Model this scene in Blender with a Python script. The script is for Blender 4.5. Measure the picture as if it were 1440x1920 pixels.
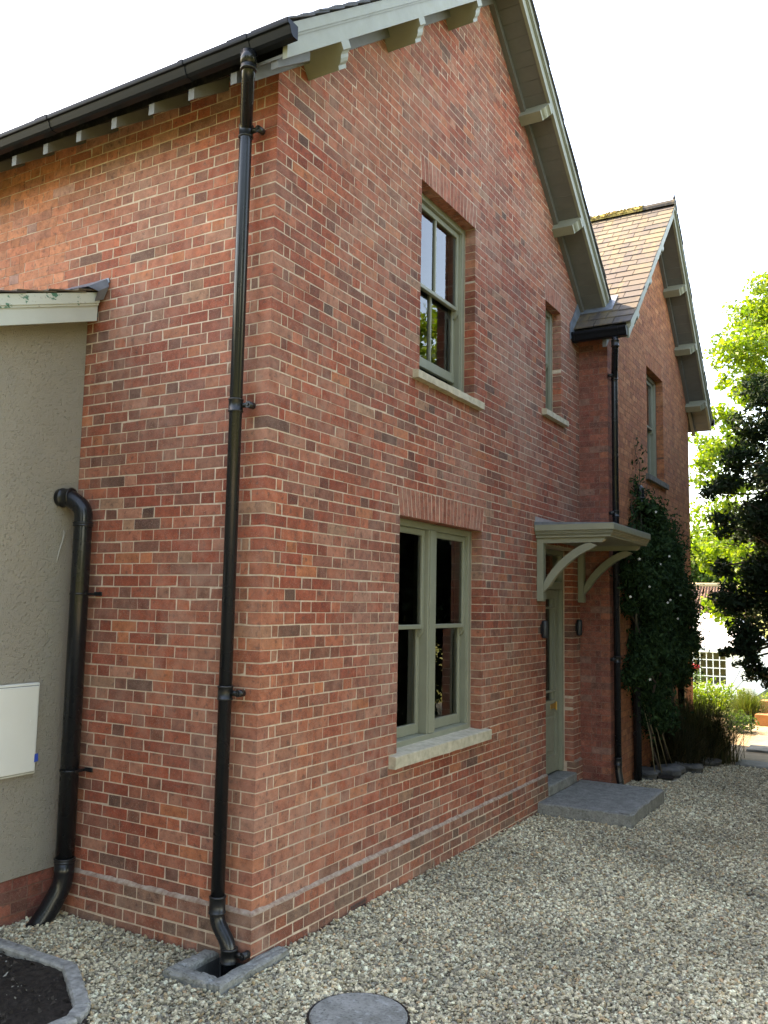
import bpy, math, random
import numpy as np
from mathutils import Vector, Matrix

for o in list(bpy.data.objects): bpy.data.objects.remove(o)
SC = bpy.context.scene
COL = SC.collection
RNG = np.random.default_rng(7)
random.seed(7)

# ------------------------------------------------------------------ camera
YAW, PITCH, ROLL, FPX = -0.53079801, 0.10519205, 0.01844922, 1613.4
CAM = np.array([3.2433, -4.0980, 1.7975])
_fw = np.array([math.sin(YAW)*math.cos(PITCH), math.cos(YAW)*math.cos(PITCH), math.sin(PITCH)])
_rt = np.cross(_fw, [0, 0, 1]); _rt /= np.linalg.norm(_rt)
_up = np.cross(_rt, _fw)
_r2 = _rt*math.cos(ROLL) + _up*math.sin(ROLL)
_u2 = -_rt*math.sin(ROLL) + _up*math.cos(ROLL)
cam_d = bpy.data.cameras.new('camera'); cam = bpy.data.objects.new('camera', cam_d); COL.objects.link(cam)
cam.matrix_world = Matrix(((_r2[0], _u2[0], -_fw[0], CAM[0]), (_r2[1], _u2[1], -_fw[1], CAM[1]),
                           (_r2[2], _u2[2], -_fw[2], CAM[2]), (0, 0, 0, 1)))
cam_d.sensor_fit = 'HORIZONTAL'; cam_d.sensor_width = 36.0; cam_d.lens = FPX/1440*36
cam_d.clip_start = 0.05; cam_d.clip_end = 3000
SC.camera = cam
SC.render.resolution_x, SC.render.resolution_y = 768, 1024

# ------------------------------------------------------------------ sky, sun, exposure
SUN = np.array([-0.66, 0.10, 0.745]); SUN /= np.linalg.norm(SUN)
W = bpy.data.worlds.new('World'); SC.world = W; W.use_nodes = True
nt = W.node_tree; nt.nodes.clear()
wo = nt.nodes.new('ShaderNodeOutputWorld'); wb = nt.nodes.new('ShaderNodeBackground'); ws = nt.nodes.new('ShaderNodeTexSky')
ws.sky_type = 'NISHITA'; ws.sun_disc = False
ws.sun_elevation = math.asin(SUN[2]); ws.sun_rotation = math.atan2(SUN[0], SUN[1])
ws.air_density = 1.0; ws.dust_density = 1.0; ws.ozone_density = 2.0
wb.inputs['Strength'].default_value = 0.15
nt.links.new(ws.outputs[0], wb.inputs[0]); nt.links.new(wb.outputs[0], wo.inputs[0])
sd = bpy.data.lights.new('sun', 'SUN'); sd.energy = 2.6; sd.angle = math.radians(0.5); sd.color = (1.0, 0.93, 0.82)
sun = bpy.data.objects.new('sun', sd); COL.objects.link(sun)
sun.rotation_euler = Vector(SUN).to_track_quat('Z', 'Y').to_euler(); sun.location = (-20, 5, 25)
vs = SC.view_settings
vs.view_transform = 'Standard'; vs.look = 'None'; vs.gamma = 1.0; vs.use_curve_mapping = False
vs.exposure = 3.05
vs.use_white_balance = True; vs.white_balance_temperature = 9600; vs.white_balance_tint = 14
SC.render.engine = 'CYCLES'
SC.cycles.max_bounces = 5; SC.cycles.diffuse_bounces = 2; SC.cycles.glossy_bounces = 3; SC.cycles.transmission_bounces = 3; SC.cycles.transparent_max_bounces = 8

# ------------------------------------------------------------------ helpers
def proj(P):
    q = np.asarray(P, float) - CAM
    z = q @ _fw
    return np.stack([720+FPX*(q @ _r2)/z, 960-FPX*(q @ _u2)/z, z], -1)
def at(u, v, ax, val):
    d = _fw + _r2*((u-720)/FPX) - _u2*((v-960)/FPX)
    return CAM + d*((val-CAM[ax])/d[ax])

def lin(r, g, b):
    f = lambda c: (c/255/12.92 if c <= 10 else ((c/255+0.055)/1.055)**2.4)
    return (f(r), f(g), f(b), 1.0)

class N:
    def __init__(s, name):
        s.m = bpy.data.materials.new(name); s.m.use_nodes = True
        s.t = s.m.node_tree; s.t.nodes.clear()
        s.out = s.add('ShaderNodeOutputMaterial')
    def add(s, typ, **kw):
        n = s.t.nodes.new(typ)
        for k, v in kw.items(): setattr(n, k, v)
        return n
    def set(s, sock, v):
        if isinstance(v, bpy.types.NodeSocket): s.t.links.new(v, sock)
        else: sock.default_value = v
    def noise(s, scale, detail=4, rough=0.55, vec=None, dist=0.0):
        n = s.add('ShaderNodeTexNoise'); n.inputs['Scale'].default_value = scale
        n.inputs['Detail'].default_value = detail; n.inputs['Roughness'].default_value = rough
        n.inputs['Distortion'].default_value = dist
        s.t.links.new(vec if vec is not None else s.pos(), n.inputs['Vector']); return n.outputs['Fac']
    def vor(s, scale, vec=None, feature='F1'):
        n = s.add('ShaderNodeTexVoronoi', feature=feature); n.inputs['Scale'].default_value = scale
        s.t.links.new(vec if vec is not None else s.pos(), n.inputs['Vector']); return n
    def pos(s):
        if not hasattr(s, '_p'): s._p = s.add('ShaderNodeNewGeometry').outputs['Position']
        return s._p
    def mapv(s, scale, rot=(0, 0, 0)):
        n = s.add('ShaderNodeMapping'); n.inputs['Scale'].default_value = scale; n.inputs['Rotation'].default_value = rot
        s.t.links.new(s.pos(), n.inputs['Vector']); return n.outputs[0]
    def ramp(s, fac, stops):
        n = s.add('ShaderNodeValToRGB'); e = n.color_ramp.elements
        while len(e) < len(stops): e.new(0.5)
        for i, (p, c) in enumerate(stops):
            e[i].position = p; e[i].color = c if len(c) == 4 else (*c, 1)
        s.t.links.new(fac, n.inputs[0]); return n.outputs[0]
    def rng(s, fac, a, b, c=0.0, d=1.0):
        n = s.add('ShaderNodeMapRange'); s.set(n.inputs[0], fac)
        for i, v in enumerate((a, b, c, d)): n.inputs[i+1].default_value = v
        return n.outputs[0]
    def mix(s, fac, a, b, mode='MIX'):
        n = s.add('ShaderNodeMix', data_type='RGBA', blend_type=mode)
        s.set(n.inputs[0], fac); s.set(n.inputs[6], a); s.set(n.inputs[7], b); return n.outputs[2]
    def math(s, op, a, b=0.0):
        n = s.add('ShaderNodeMath', operation=op); s.set(n.inputs[0], a); s.set(n.inputs[1], b); return n.outputs[0]
    def attr(s, name, typ='GEOMETRY'):
        n = s.add('ShaderNodeAttribute', attribute_name=name, attribute_type=typ); return n.outputs['Color']
    def bump(s, h, strength=0.3, dist=0.01):
        n = s.add('ShaderNodeBump'); n.inputs['Strength'].default_value = strength; n.inputs['Distance'].default_value = dist
        s.t.links.new(h, n.inputs['Height']); return n.outputs[0]
    def pbr(s, col, rough=0.6, metal=0.0, normal=None, spec=0.5, **kw):
        p = s.add('ShaderNodeBsdfPrincipled'); s.set(p.inputs['Base Color'], col); s.set(p.inputs['Roughness'], rough)
        s.set(p.inputs['Metallic'], metal); s.set(p.inputs['Specular IOR Level'], spec)
        if normal is not None: s.t.links.new(normal, p.inputs['Normal'])
        s.t.links.new(p.outputs[0], s.out.inputs[0]); return p

def brick_mat(name, haze):
    m = N(name); c = m.attr('bcol')
    n1 = m.noise(14, 2, 0.7); n2 = m.noise(90, 1); n3 = m.noise(1.1, 3, 0.6); n4 = m.noise(260, 0)
    c = m.mix(m.rng(n1, 0.3, 0.72), m.mix(1.0, c, (0.70, 0.68, 0.67, 1), 'MULTIPLY'), m.mix(1.0, c, (1.26, 1.25, 1.22, 1), 'MULTIPLY'))
    n6 = m.noise(24, 2, 0.6); c = m.mix(m.rng(n6, 0.56, 0.70, 0, 0.62), c, (0.085, 0.048, 0.040, 1)); c = m.mix(m.rng(n6, 0.40, 0.28, 0, 0.35), c, (0.40, 0.20, 0.13, 1))
    c = m.mix(m.rng(n2, 0.62, 0.74, 0, 0.55), c, (0.10, 0.055, 0.045, 1))
    c = m.mix(m.rng(n4, 0.66, 0.74, 0, 0.4), c, (0.42, 0.33, 0.27, 1))
    hz = m.math('MULTIPLY', m.rng(n3, 0.40, 0.68), m.rng(m.noise(9, 2), 0.32, 0.68))
    c = m.mix(m.math('MULTIPLY', hz, haze), c, (0.42, 0.26, 0.20, 1))
    h = m.math('ADD', m.math('MULTIPLY', n2, 0.6), m.math('MULTIPLY', n4, 0.5))
    m.pbr(c, 0.88, normal=m.bump(h, 0.6, 0.0035), spec=0.25); return m.m
def mortar_mat(name, a, b):
    m = N(name); n1 = m.noise(30, 2); n2 = m.noise(300, 0); n3 = m.noise(1.6, 2)
    c = m.mix(m.rng(n1, 0.3, 0.7), a, b); c = m.mix(m.rng(n3, 0.4, 0.65, 0, 0.5), c, tuple(x*0.6 for x in a[:3])+(1,))
    m.pbr(c, 0.95, normal=m.bump(m.math('ADD', n1, n2), 0.6, 0.004), spec=0.2); return m.m
def simple(name, col, rough=0.5, var=0.12, nscale=8, bump=0.0, bscale=60, metal=0.0, spec=0.5):
    m = N(name); n1 = m.noise(nscale, 5, 0.6)
    dk = tuple(x*(1-var*1.6) for x in col[:3])+(1,); lt = tuple(min(1, x*(1+var)) for x in col[:3])+(1,)
    c = m.mix(m.rng(n1, 0.3, 0.72), dk, lt)
    nm = m.bump(m.noise(bscale, 4), bump, 0.004) if bump else None
    m.pbr(c, m.rng(m.noise(nscale*3, 3), 0.2, 0.8, max(0.03, rough-0.08), min(1, rough+0.1)), metal, nm, spec); return m.m

M = {}
M['brick'] = brick_mat('brick', 0.50)
M['brick_wing'] = brick_mat('brick_orange', 0.18)
M['mortar'] = mortar_mat('lime_mortar', (0.66, 0.52, 0.40, 1), (0.48, 0.36, 0.27, 1))
M['mortar_wing'] = mortar_mat('dark_mortar', (0.12, 0.065, 0.045, 1), (0.19, 0.10, 0.07, 1))
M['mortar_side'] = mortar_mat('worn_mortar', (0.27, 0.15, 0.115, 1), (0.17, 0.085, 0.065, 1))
M['fillet'] = mortar_mat('pale_fillet', (0.46, 0.37, 0.30, 1), (0.25, 0.15, 0.11, 1))
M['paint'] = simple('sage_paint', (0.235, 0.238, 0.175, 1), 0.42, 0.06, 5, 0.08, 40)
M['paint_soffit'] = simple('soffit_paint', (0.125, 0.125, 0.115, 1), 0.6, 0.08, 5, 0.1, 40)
M['black'] = simple('black_plastic', (0.010, 0.011, 0.013, 1), 0.25, 0.12, 1.2, spec=0.4)
M['gutter'] = simple('black_gutter', (0.008, 0.010, 0.014, 1), 0.38, 0.15, 1.5, spec=0.14)
M['iron'] = simple('black_painted_iron', (0.010, 0.011, 0.012, 1), 0.36, 0.2, 10, 0.1)
M['stone'] = simple('limestone_sill', (0.50, 0.435, 0.32, 1), 0.85, 0.18, 14, 0.5, 50)
M['stone_grey'] = simple('weathered_sill', (0.13, 0.125, 0.11, 1), 0.9, 0.3, 14, 0.5, 50)
M['kerb'] = simple('concrete_kerb', (0.30, 0.295, 0.27, 1), 0.9, 0.34, 22, 0.9, 90)
M['rock'] = simple('rockery_stone', (0.10, 0.10, 0.095, 1), 0.92, 0.35, 7, 0.7, 25)
M['white'] = simple('white_plastic', (0.70, 0.71, 0.66, 1), 0.4, 0.03, 2)
M['blue_tape'] = simple('blue_tape', (0.02, 0.08, 0.45, 1), 0.5, 0.1, 8)
M['lead'] = simple('lead', (0.17, 0.20, 0.235, 1), 0.45, 0.25, 9, 0.25, 25, 0.3)
M['brass'] = simple('brass', (0.55, 0.36, 0.13, 1), 0.35, 0.1, 10, 0, 60, 0.9)
M['lamp'] = simple('dark_lamp', (0.018, 0.022, 0.028, 1), 0.4, 0.1, 10)
M['cable'] = simple('pale_cable', (0.42, 0.40, 0.36, 1), 0.6, 0.1, 10)
M['interior'] = simple('plaster_shade', (0.10, 0.095, 0.085, 1), 0.9, 0.1, 2)  # off-white walls coloured dark; the gloom of the rooms is in this colour
M['card'] = simple('brown_cardboard', (0.42, 0.20, 0.085, 1), 0.85, 0.1, 6)
M['canvas'] = simple('white_canvas', (0.82, 0.82, 0.80, 1), 0.7, 0.04, 1.5)
M['rope'] = simple('rope', (0.10, 0.12, 0.16, 1), 0.8, 0.1, 6)
M['bark'] = simple('bark', (0.075, 0.055, 0.04, 1), 0.95, 0.3, 12, 0.8, 30)
M['red_petal'] = simple('red_petal', (0.6, 0.02, 0.03, 1), 0.6, 0.1, 30)
M['white_petal'] = simple('white_petal', (0.75, 0.75, 0.68, 1), 0.6, 0.1, 30)

def step_mat():
    m = N('blue_grey_concrete'); n1 = m.noise(9, 5, 0.75); n2 = m.noise(70, 3)
    c = m.ramp(n1, [(0.28, (0.14, 0.138, 0.12)), (0.5, (0.215, 0.215, 0.195)), (0.72, (0.31, 0.305, 0.28))])
    c = m.mix(m.rng(n2, 0.52, 0.72, 0, 0.75), c, (0.06, 0.062, 0.055, 1)); c = m.mix(m.rng(m.noise(24, 3), 0.6, 0.72, 0, 0.7), c, (0.34, 0.35, 0.34, 1))
    m.pbr(c, 0.85, normal=m.bump(m.math('ADD', n1, n2), 0.5, 0.006), spec=0.3); return m.m
M['step'] = step_mat()
def render_mat():
    m = N('roughcast_render'); v = m.vor(52).outputs['Distance']; n = m.noise(150, 3); n1 = m.noise(1.1, 4, 0.6)
    c = m.ramp(n1, [(0.3, (0.335, 0.310, 0.262)), (0.52, (0.375, 0.342, 0.285)), (0.75, (0.42, 0.372, 0.295))])
    peb = m.rng(v, 0.12, 0.34, 1, 0); c = m.mix(m.rng(n, 0.38, 0.62, 0, 0.35), c, (0.28, 0.26, 0.215, 1)); c = m.mix(m.math('MULTIPLY', peb, 0.45), c, (0.47, 0.43, 0.35, 1))
    m.pbr(c, 0.95, normal=m.bump(m.math('ADD', m.math('MULTIPLY', peb, 0.8), m.math('MULTIPLY', n, 1.1)), 0.9, 0.014), spec=0.2); return m.m
M['render'] = render_mat()
def old_paint():
    m = N('flaking_pale_paint'); n = m.noise(9, 6, 0.65, m.mapv((1, 1, 2))); n2 = m.noise(50, 3)
    z = m.add('ShaderNodeSeparateXYZ'); m.t.links.new(m.pos(), z.inputs[0])
    c = m.mix(m.rng(n, 0.595, 0.615), (0.50, 0.53, 0.47, 1), (0.05, 0.17, 0.115, 1))
    c = m.mix(m.rng(n2, 0.63, 0.7, 0, 0.7), c, (0.26, 0.26, 0.23, 1)); m.pbr(c, 0.65, normal=m.bump(n, 0.5, 0.003)); return m.m
M['old_paint'] = old_paint()
def slate_mat(name, warm):
    m = N(name); c = m.attr('bcol'); n1 = m.noise(1.7, 5, 0.6, m.mapv((3.2, 0.5, 0.5))); n2 = m.noise(26, 5, 0.7); n3 = m.noise(120, 3)
    if warm:
        c = m.mix(m.rng(n1, 0.50, 0.66, 0, 0.7), c, (0.15, 0.105, 0.04, 1))
        c = m.mix(m.math('MULTIPLY', m.rng(n2, 0.5, 0.66), m.rng(n1, 0.42, 0.62, 0.1, 0.8)), c, (0.17, 0.135, 0.085, 1))
        c = m.mix(m.rng(n2, 0.40, 0.30, 0, 0.6), c, (0.035, 0.03, 0.026, 1))
    else: c = m.mix(m.rng(n2, 0.5, 0.7, 0, 0.4), c, (0.10, 0.10, 0.10, 1))
    m.pbr(c, m.rng(n2, 0.3, 0.7, 0.6, 0.85), normal=m.bump(m.math('ADD', n2, n3), 0.35, 0.004), spec=0.5); return m.m
M['slate'] = slate_mat('lichened_slate', True); M['slate_dark'] = slate_mat('blue_slate', False)
def moss_mat():
    m = N('mossy_ridge'); n = m.noise(16, 5, 0.7); n2 = m.noise(60, 4)
    c = m.ramp(n, [(0.35, (0.10, 0.075, 0.05)), (0.47, (0.26, 0.19, 0.06)), (0.65, (0.38, 0.30, 0.10))])
    m.pbr(c, 0.95, normal=m.bump(m.math('ADD', n, n2), 0.9, 0.02), spec=0.1); return m.m
M['moss'] = moss_mat()
def glass_mat(name='window_glass', rough=0.0, mul=1.5):
    m = N(name)
    fr = m.add('ShaderNodeFresnel'); fr.inputs[0].default_value = 1.5
    gl = m.add('ShaderNodeBsdfGlossy'); gl.inputs['Roughness'].default_value = rough; gl.inputs['Color'].default_value = (1, 1, 1, 1)
    tr = m.add('ShaderNodeBsdfTransparent'); tr.inputs['Color'].default_value = (0.86, 0.90, 0.88, 1)
    bmp = m.bump(m.noise(2.2, 2), 0.035, 0.02)
    m.t.links.new(bmp, gl.inputs['Normal'])
    f2 = m.math('MULTIPLY', fr.outputs[0], mul)
    mx = m.add('ShaderNodeMixShader'); m.t.links.new(f2, mx.inputs[0]); m.t.links.new(tr.outputs[0], mx.inputs[1]); m.t.links.new(gl.outputs[0], mx.inputs[2])
    m.t.links.new(mx.outputs[0], m.out.inputs[0]); return m.m
M['glass'] = glass_mat(); M['door_glass'] = glass_mat('door_glass', 0.0, 0.9)
def leaf_mat(name, trans=0.45, rough=0.5, spec=0.3):
    m = N(name); c = m.attr('bcol')
    p = m.add('ShaderNodeBsdfPrincipled'); m.set(p.inputs['Base Color'], c); p.inputs['Roughness'].default_value = rough; p.inputs['Specular IOR Level'].default_value = spec
    t = m.add('ShaderNodeBsdfTranslucent'); m.set(t.inputs[0], m.mix(1.0, c, (1.25, 1.35, 0.55, 1), 'MULTIPLY'))
    mx = m.add('ShaderNodeMixShader'); mx.inputs[0].default_value = trans
    m.t.links.new(p.outputs[0], mx.inputs[1]); m.t.links.new(t.outputs[0], mx.inputs[2]); m.t.links.new(mx.outputs[0], m.out.inputs[0]); return m.m
M['leaf'] = leaf_mat('broad_leaf', 0.5, 0.45)
M['needle'] = leaf_mat('dark_needle', 0.12, 0.7, 0.12)
M['climber'] = leaf_mat('climber_leaf', 0.15, 0.8, 0.06)
M['blade'] = leaf_mat('grass_blade', 0.3, 0.6, 0.2)
def gravel_ground():
    m = N('gravel_bed'); v = m.vor(48); n = m.noise(3, 4)
    cr = m.add('ShaderNodeSeparateColor'); m.t.links.new(v.outputs['Color'], cr.inputs[0])
    c = m.ramp(cr.outputs[0], [(0.0, (0.26, 0.23, 0.175)), (0.5, (0.40, 0.36, 0.275)), (1.0, (0.55, 0.50, 0.40))])
    c = m.mix(m.rng(v.outputs['Distance'], 0.3, 0.75, 0, 0.85), c, (0.27, 0.24, 0.18, 1))
    m.pbr(c, 0.95, normal=m.bump(m.rng(v.outputs['Distance'], 0, 0.7, 1, 0), 0.8, 0.012), spec=0.2); return m.m
M['gravel_bed'] = gravel_ground()
def stone_mat():
    m = N('gravel_stone'); c = m.attr('col', 'INSTANCER'); n = m.noise(130, 1)
    c = m.mix(m.rng(n, 0.35, 0.7), m.mix(1.0, c, (0.75, 0.75, 0.74, 1), 'MULTIPLY'), c); m.pbr(c, 0.8, spec=0.35); return m.m
M['gravel'] = stone_mat()
def soil_mat():
    m = N('bare_soil'); n1 = m.noise(30, 6, 0.7); n2 = m.noise(150, 3)
    c = m.ramp(n1, [(0.3, (0.022, 0.017, 0.014)), (0.55, (0.05, 0.04, 0.033)), (0.75, (0.085, 0.07, 0.058))])
    m.pbr(c, 0.97, normal=m.bump(m.math('ADD', n1, n2), 0.9, 0.02), spec=0.15); return m.m
M['soil'] = soil_mat()
def lawn_mat():
    m = N('lawn'); n1 = m.noise(0.6, 4); n2 = m.noise(40, 3)
    c = m.mix(m.rng(n1, 0.35, 0.65), (0.10, 0.125, 0.03, 1), (0.19, 0.18, 0.06, 1)); c = m.mix(m.rng(n2, 0.4, 0.7, 0, 0.5), c, (0.07, 0.085, 0.02, 1))
    m.pbr(c, 0.95, normal=m.bump(n2, 0.7, 0.03), spec=0.1); return m.m
M['lawn'] = lawn_mat()
M['patio'] = simple('sandy_paving', (0.36, 0.27, 0.165, 1), 0.9, 0.2, 4, 0.5, 40)
M['pavers'] = simple('worn_paving_slab', (0.24, 0.235, 0.205, 1), 0.9, 0.2, 5, 0.5, 60)
def pantile_mat():
    m = N('weathered_pantile'); n1 = m.noise(1.4, 4); n2 = m.noise(7, 4)
    c = m.mix(m.rng(n2, 0.35, 0.65), (0.10, 0.055, 0.04, 1), (0.20, 0.12, 0.085, 1)); c = m.mix(m.rng(n1, 0.5, 0.62, 0, 0.6), c, (0.06, 0.06, 0.06, 1)); m.pbr(c, 0.9); return m.m
M['pantile'] = pantile_mat()

def link(o, parent=None, mat=None):
    COL.objects.link(o)
    if parent is not None: o.parent = parent
    if mat is not None: o.data.materials.append(M[mat] if isinstance(mat, str) else mat)
    return o
def tag(o, label=None, cat=None, group=None, kind=None):
    if label: o['label'] = label
    if cat: o['category'] = cat
    if group: o['group'] = group
    if kind: o['kind'] = kind
    return o
def empty(name, loc=(0, 0, 0), parent=None):
    o = bpy.data.objects.new(name, None); o.empty_display_size = 0.1; COL.objects.link(o); o.location = loc
    if parent is not None: o.parent = parent
    return o
def np_mesh(name, verts, faces, fcol=None):
    """faces: (M,k) int array (uniform k)"""
    me = bpy.data.meshes.new(name); v = np.ascontiguousarray(verts, np.float32); f = np.ascontiguousarray(faces, np.int32)
    k = f.shape[1]
    me.vertices.add(len(v)); me.vertices.foreach_set('co', v.ravel())
    me.loops.add(f.size); me.loops.foreach_set('vertex_index', f.ravel())
    me.polygons.add(len(f)); me.polygons.foreach_set('loop_start', np.arange(len(f), dtype=np.int32)*k)
    me.polygons.foreach_set('loop_total', np.full(len(f), k, np.int32))
    me.polygons.foreach_set('use_smooth', np.zeros(len(f), bool))
    me.update(calc_edges=True)
    if fcol is not None:
        a = me.attributes.new('bcol', 'FLOAT_COLOR', 'FACE')
        fc = np.ones((len(f), 4), np.float32); fc[:, :3] = fcol; a.data.foreach_set('color', fc.ravel())
    return me

class MB:
    """collects simple shapes in world (or local) coordinates; build() makes one mesh object"""
    def __init__(s): s.v = []; s.f = []; s.c = []; s.sm = []; s.col = None
    def add(s, vs, fs, smooth=False):
        b = len(s.v); s.v += [tuple(map(float, v)) for v in vs]; s.f += [tuple(b+i for i in f) for f in fs]
        s.sm += [smooth]*len(fs); s.c += [s.col or (1, 1, 1)]*len(fs); return s
    def box(s, x0, x1, y0, y1, z0, z1, bev=0.0):
        if x1 < x0: x0, x1 = x1, x0
        if y1 < y0: y0, y1 = y1, y0
        if z1 < z0: z0, z1 = z1, z0
        if bev <= 0:
            vs = [(x, y, z) for x in (x0, x1) for y in (y0, y1) for z in (z0, z1)]
            return s.add(vs, [(0, 1, 3, 2), (4, 6, 7, 5), (0, 4, 5, 1), (2, 3, 7, 6), (0, 2, 6, 4), (1, 5, 7, 3)])
        b = min(bev, (x1-x0)*.45, (y1-y0)*.45, (z1-z0)*.45)
        X, Y, Zz = (x0, x1), (y0, y1), (z0, z1); vs = []; idx = {}
        for i in (0, 1):
            for j in (0, 1):
                for k in (0, 1):
                    sx, sy, sz = (1 if i == 0 else -1), (1 if j == 0 else -1), (1 if k == 0 else -1)
                    for a in range(3):
                        p = [X[i]+sx*b, Y[j]+sy*b, Zz[k]+sz*b]; p[a] = (X[i], Y[j], Zz[k])[a]
                        idx[(i, j, k, a)] = len(vs); vs.append(p)
        g = lambda i, j, k, a: idx[(i, j, k, a)]
        fs = []
        for i in (0, 1):
            q = [g(i, 0, 0, 0), g(i, 1, 0, 0), g(i, 1, 1, 0), g(i, 0, 1, 0)]; fs.append(q if i else q[::-1])
            q = [g(0, i, 0, 1), g(0, i, 1, 1), g(1, i, 1, 1), g(1, i, 0, 1)]; fs.append(q if i else q[::-1])
            q = [g(0, 0, i, 2), g(1, 0, i, 2), g(1, 1, i, 2), g(0, 1, i, 2)]; fs.append(q if i else q[::-1])
        for i in (0, 1):
            for j in (0, 1):
                q = [g(i, j, 0, 0), g(i, j, 1, 0), g(i, j, 1, 1), g(i, j, 0, 1)]; fs.append(q if (i ^ j) else q[::-1])
                q = [g(i, 0, j, 0), g(i, 1, j, 0), g(i, 1, j, 2), g(i, 0, j, 2)]; fs.append(q[::-1] if (i ^ j) else q)
                q = [g(0, i, j, 1), g(1, i, j, 1), g(1, i, j, 2), g(0, i, j, 2)]; fs.append(q if (i ^ j) else q[::-1])
                for k in (0, 1):
                    q = [g(i, j, k, 0), g(i, j, k, 1), g(i, j, k, 2)]; fs.append(q if (i+j+k) % 2 else q[::-1])
        return s.add(vs, fs)
    def prism(s, poly, axis, a, b):
        """poly: list of 2D points in the plane normal to axis (x: (y,z); y: (x,z); z: (x,y))"""
        def P(p, t): return {'x': (t, p[0], p[1]), 'y': (p[0], t, p[1]), 'z': (p[0], p[1], t)}[axis]
        n = len(poly); vs = [P(p, a) for p in poly]+[P(p, b) for p in poly]
        fs = [tuple(range(n))[::-1], tuple(range(n, 2*n))]+[(i, (i+1) % n, n+(i+1) % n, n+i) for i in range(n)]
        ar = sum(poly[i][0]*poly[(i+1) % n][1]-poly[(i+1) % n][0]*poly[i][1] for i in range(n))
        flip = (ar < 0) ^ (b < a) ^ (axis == 'y')
        return s.add(vs, [tuple(reversed(f)) for f in fs] if flip else fs)
    def tube(s, pts, rad, seg=20, cap=True, smooth=True):
        pts = [np.array(p, float) for p in pts]; n = len(pts)
        rads = [rad]*n if np.isscalar(rad) else list(rad)
        vs = []; prev = None
        for i in range(n):
            if i == 0: d = pts[1]-pts[0]
            elif i == n-1: d = pts[-1]-pts[-2]
            else: d = (pts[i+1]-pts[i])/max(1e-9, np.linalg.norm(pts[i+1]-pts[i]))+(pts[i]-pts[i-1])/max(1e-9, np.linalg.norm(pts[i]-pts[i-1]))
            d = d/np.linalg.norm(d)
            if prev is None:
                a = np.array([1., 0, 0]) if abs(d[0]) < 0.9 else np.array([0, 1., 0]); a = a-d*(a@d)
            else: a = prev-d*(prev@d)
            a /= np.linalg.norm(a); prev = a; bb = np.cross(d, a)
            for k in range(seg):
                t = 2*math.pi*k/seg; vs.append(pts[i]+rads[i]*(a*math.cos(t)+bb*math.sin(t)))
        fs = []
        for i in range(n-1):
            for k in range(seg):
                k2 = (k+1) % seg; fs.append((i*seg+k, i*seg+k2, (i+1)*seg+k2, (i+1)*seg+k))
        s.add(vs, fs, smooth)
        if cap:
            b = len(s.v)-len(vs)
            s.f += [tuple(b+k for k in range(seg))[::-1], tuple(b+(n-1)*seg+k for k in range(seg))]; s.sm += [False, False]; s.c += [s.col or (1, 1, 1)]*2
        return s
    def build(s, name, mat, parent=None, loc=None, color=False):
        me = bpy.data.meshes.new(name)
        vv = s.v if loc is None else [(v[0]-loc[0], v[1]-loc[1], v[2]-loc[2]) for v in s.v]
        me.from_pydata(vv, [], s.f); me.polygons.foreach_set('use_smooth', s.sm)
        if color:
            a = me.attributes.new('bcol', 'FLOAT_COLOR', 'FACE'); fc = np.ones((len(s.f), 4), np.float32); fc[:, :3] = np.array(s.c); a.data.foreach_set('color', fc.ravel())
        me.update()
        o = bpy.data.objects.new(name, me); link(o, parent, mat)
        if loc is not None: o.location = loc
        return o
def bend(points, r=0.06, n=6):
    """round the corners of a polyline"""
    P = [np.array(p, float) for p in points]; out = [P[0]]
    for i in range(1, len(P)-1):
        a, b, c = P[i-1], P[i], P[i+1]; d1 = (a-b); d2 = (c-b); l1, l2 = np.linalg.norm(d1), np.linalg.norm(d2)
        rr = min(r, l1*.48, l2*.48); p0 = b+d1/l1*rr; p2 = b+d2/l2*rr
        for k in range(n+1):
            t = k/n; out.append((1-t)**2*p0+2*t*(1-t)*b+t*t*p2)
    out.append(P[-1]); return out

# ------------------------------------------------------------------ ground
def gz(x, y):
    y = np.asarray(y, float)
    z = -0.285-0.014*np.clip(y, 0, 6)
    t = np.clip((y-15)/21, 0, 1); return z-1.75*(t*t*(3-2*t)*0.35+t*0.65)
PIT = (-0.20, 0.02, -0.28, -0.03)
BED_X = [(-1.9, -0.60), (-0.76, -0.62), (-0.34, -0.91), (-0.26, -1.02), (-0.26, -2.6), (-1.9, -2.6)]
def sheet(name, xs, ys, dz, mat, hole=None, kind='structure'):
    xs = sorted(set(xs)); ys = sorted(set(ys)); idx = {}; vs = []; fs = []
    def vid(i, j):
        if (i, j) not in idx: idx[(i, j)] = len(vs); vs.append((xs[i], ys[j], float(gz(xs[i], ys[j]))+dz))
        return idx[(i, j)]
    for i in range(len(xs)-1):
        for j in range(len(ys)-1):
            if hole and xs[i] >= hole[0]-1e-6 and xs[i+1] <= hole[1]+1e-6 and ys[j] >= hole[2]-1e-6 and ys[j+1] <= hole[3]+1e-6: continue
            fs.append((vid(i, j), vid(i+1, j), vid(i+1, j+1), vid(i, j+1)))
    me = bpy.data.meshes.new(name); me.from_pydata(vs, [], fs); o = bpy.data.objects.new(name, me); link(o, None, mat); return tag(o, kind=kind)
L_ = lambda a, b, n: list(np.linspace(a, b, n))
ground = sheet('ground', [-600, -200, -60, -20, -6, PIT[0], PIT[1], 6, 20, 60, 200, 600], [-300, -60, -20, -5, PIT[2], PIT[3], 0, 6, 15]+L_(16, 36, 16)+[60, 120, 300, 900], -0.012, 'lawn', PIT)
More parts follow.
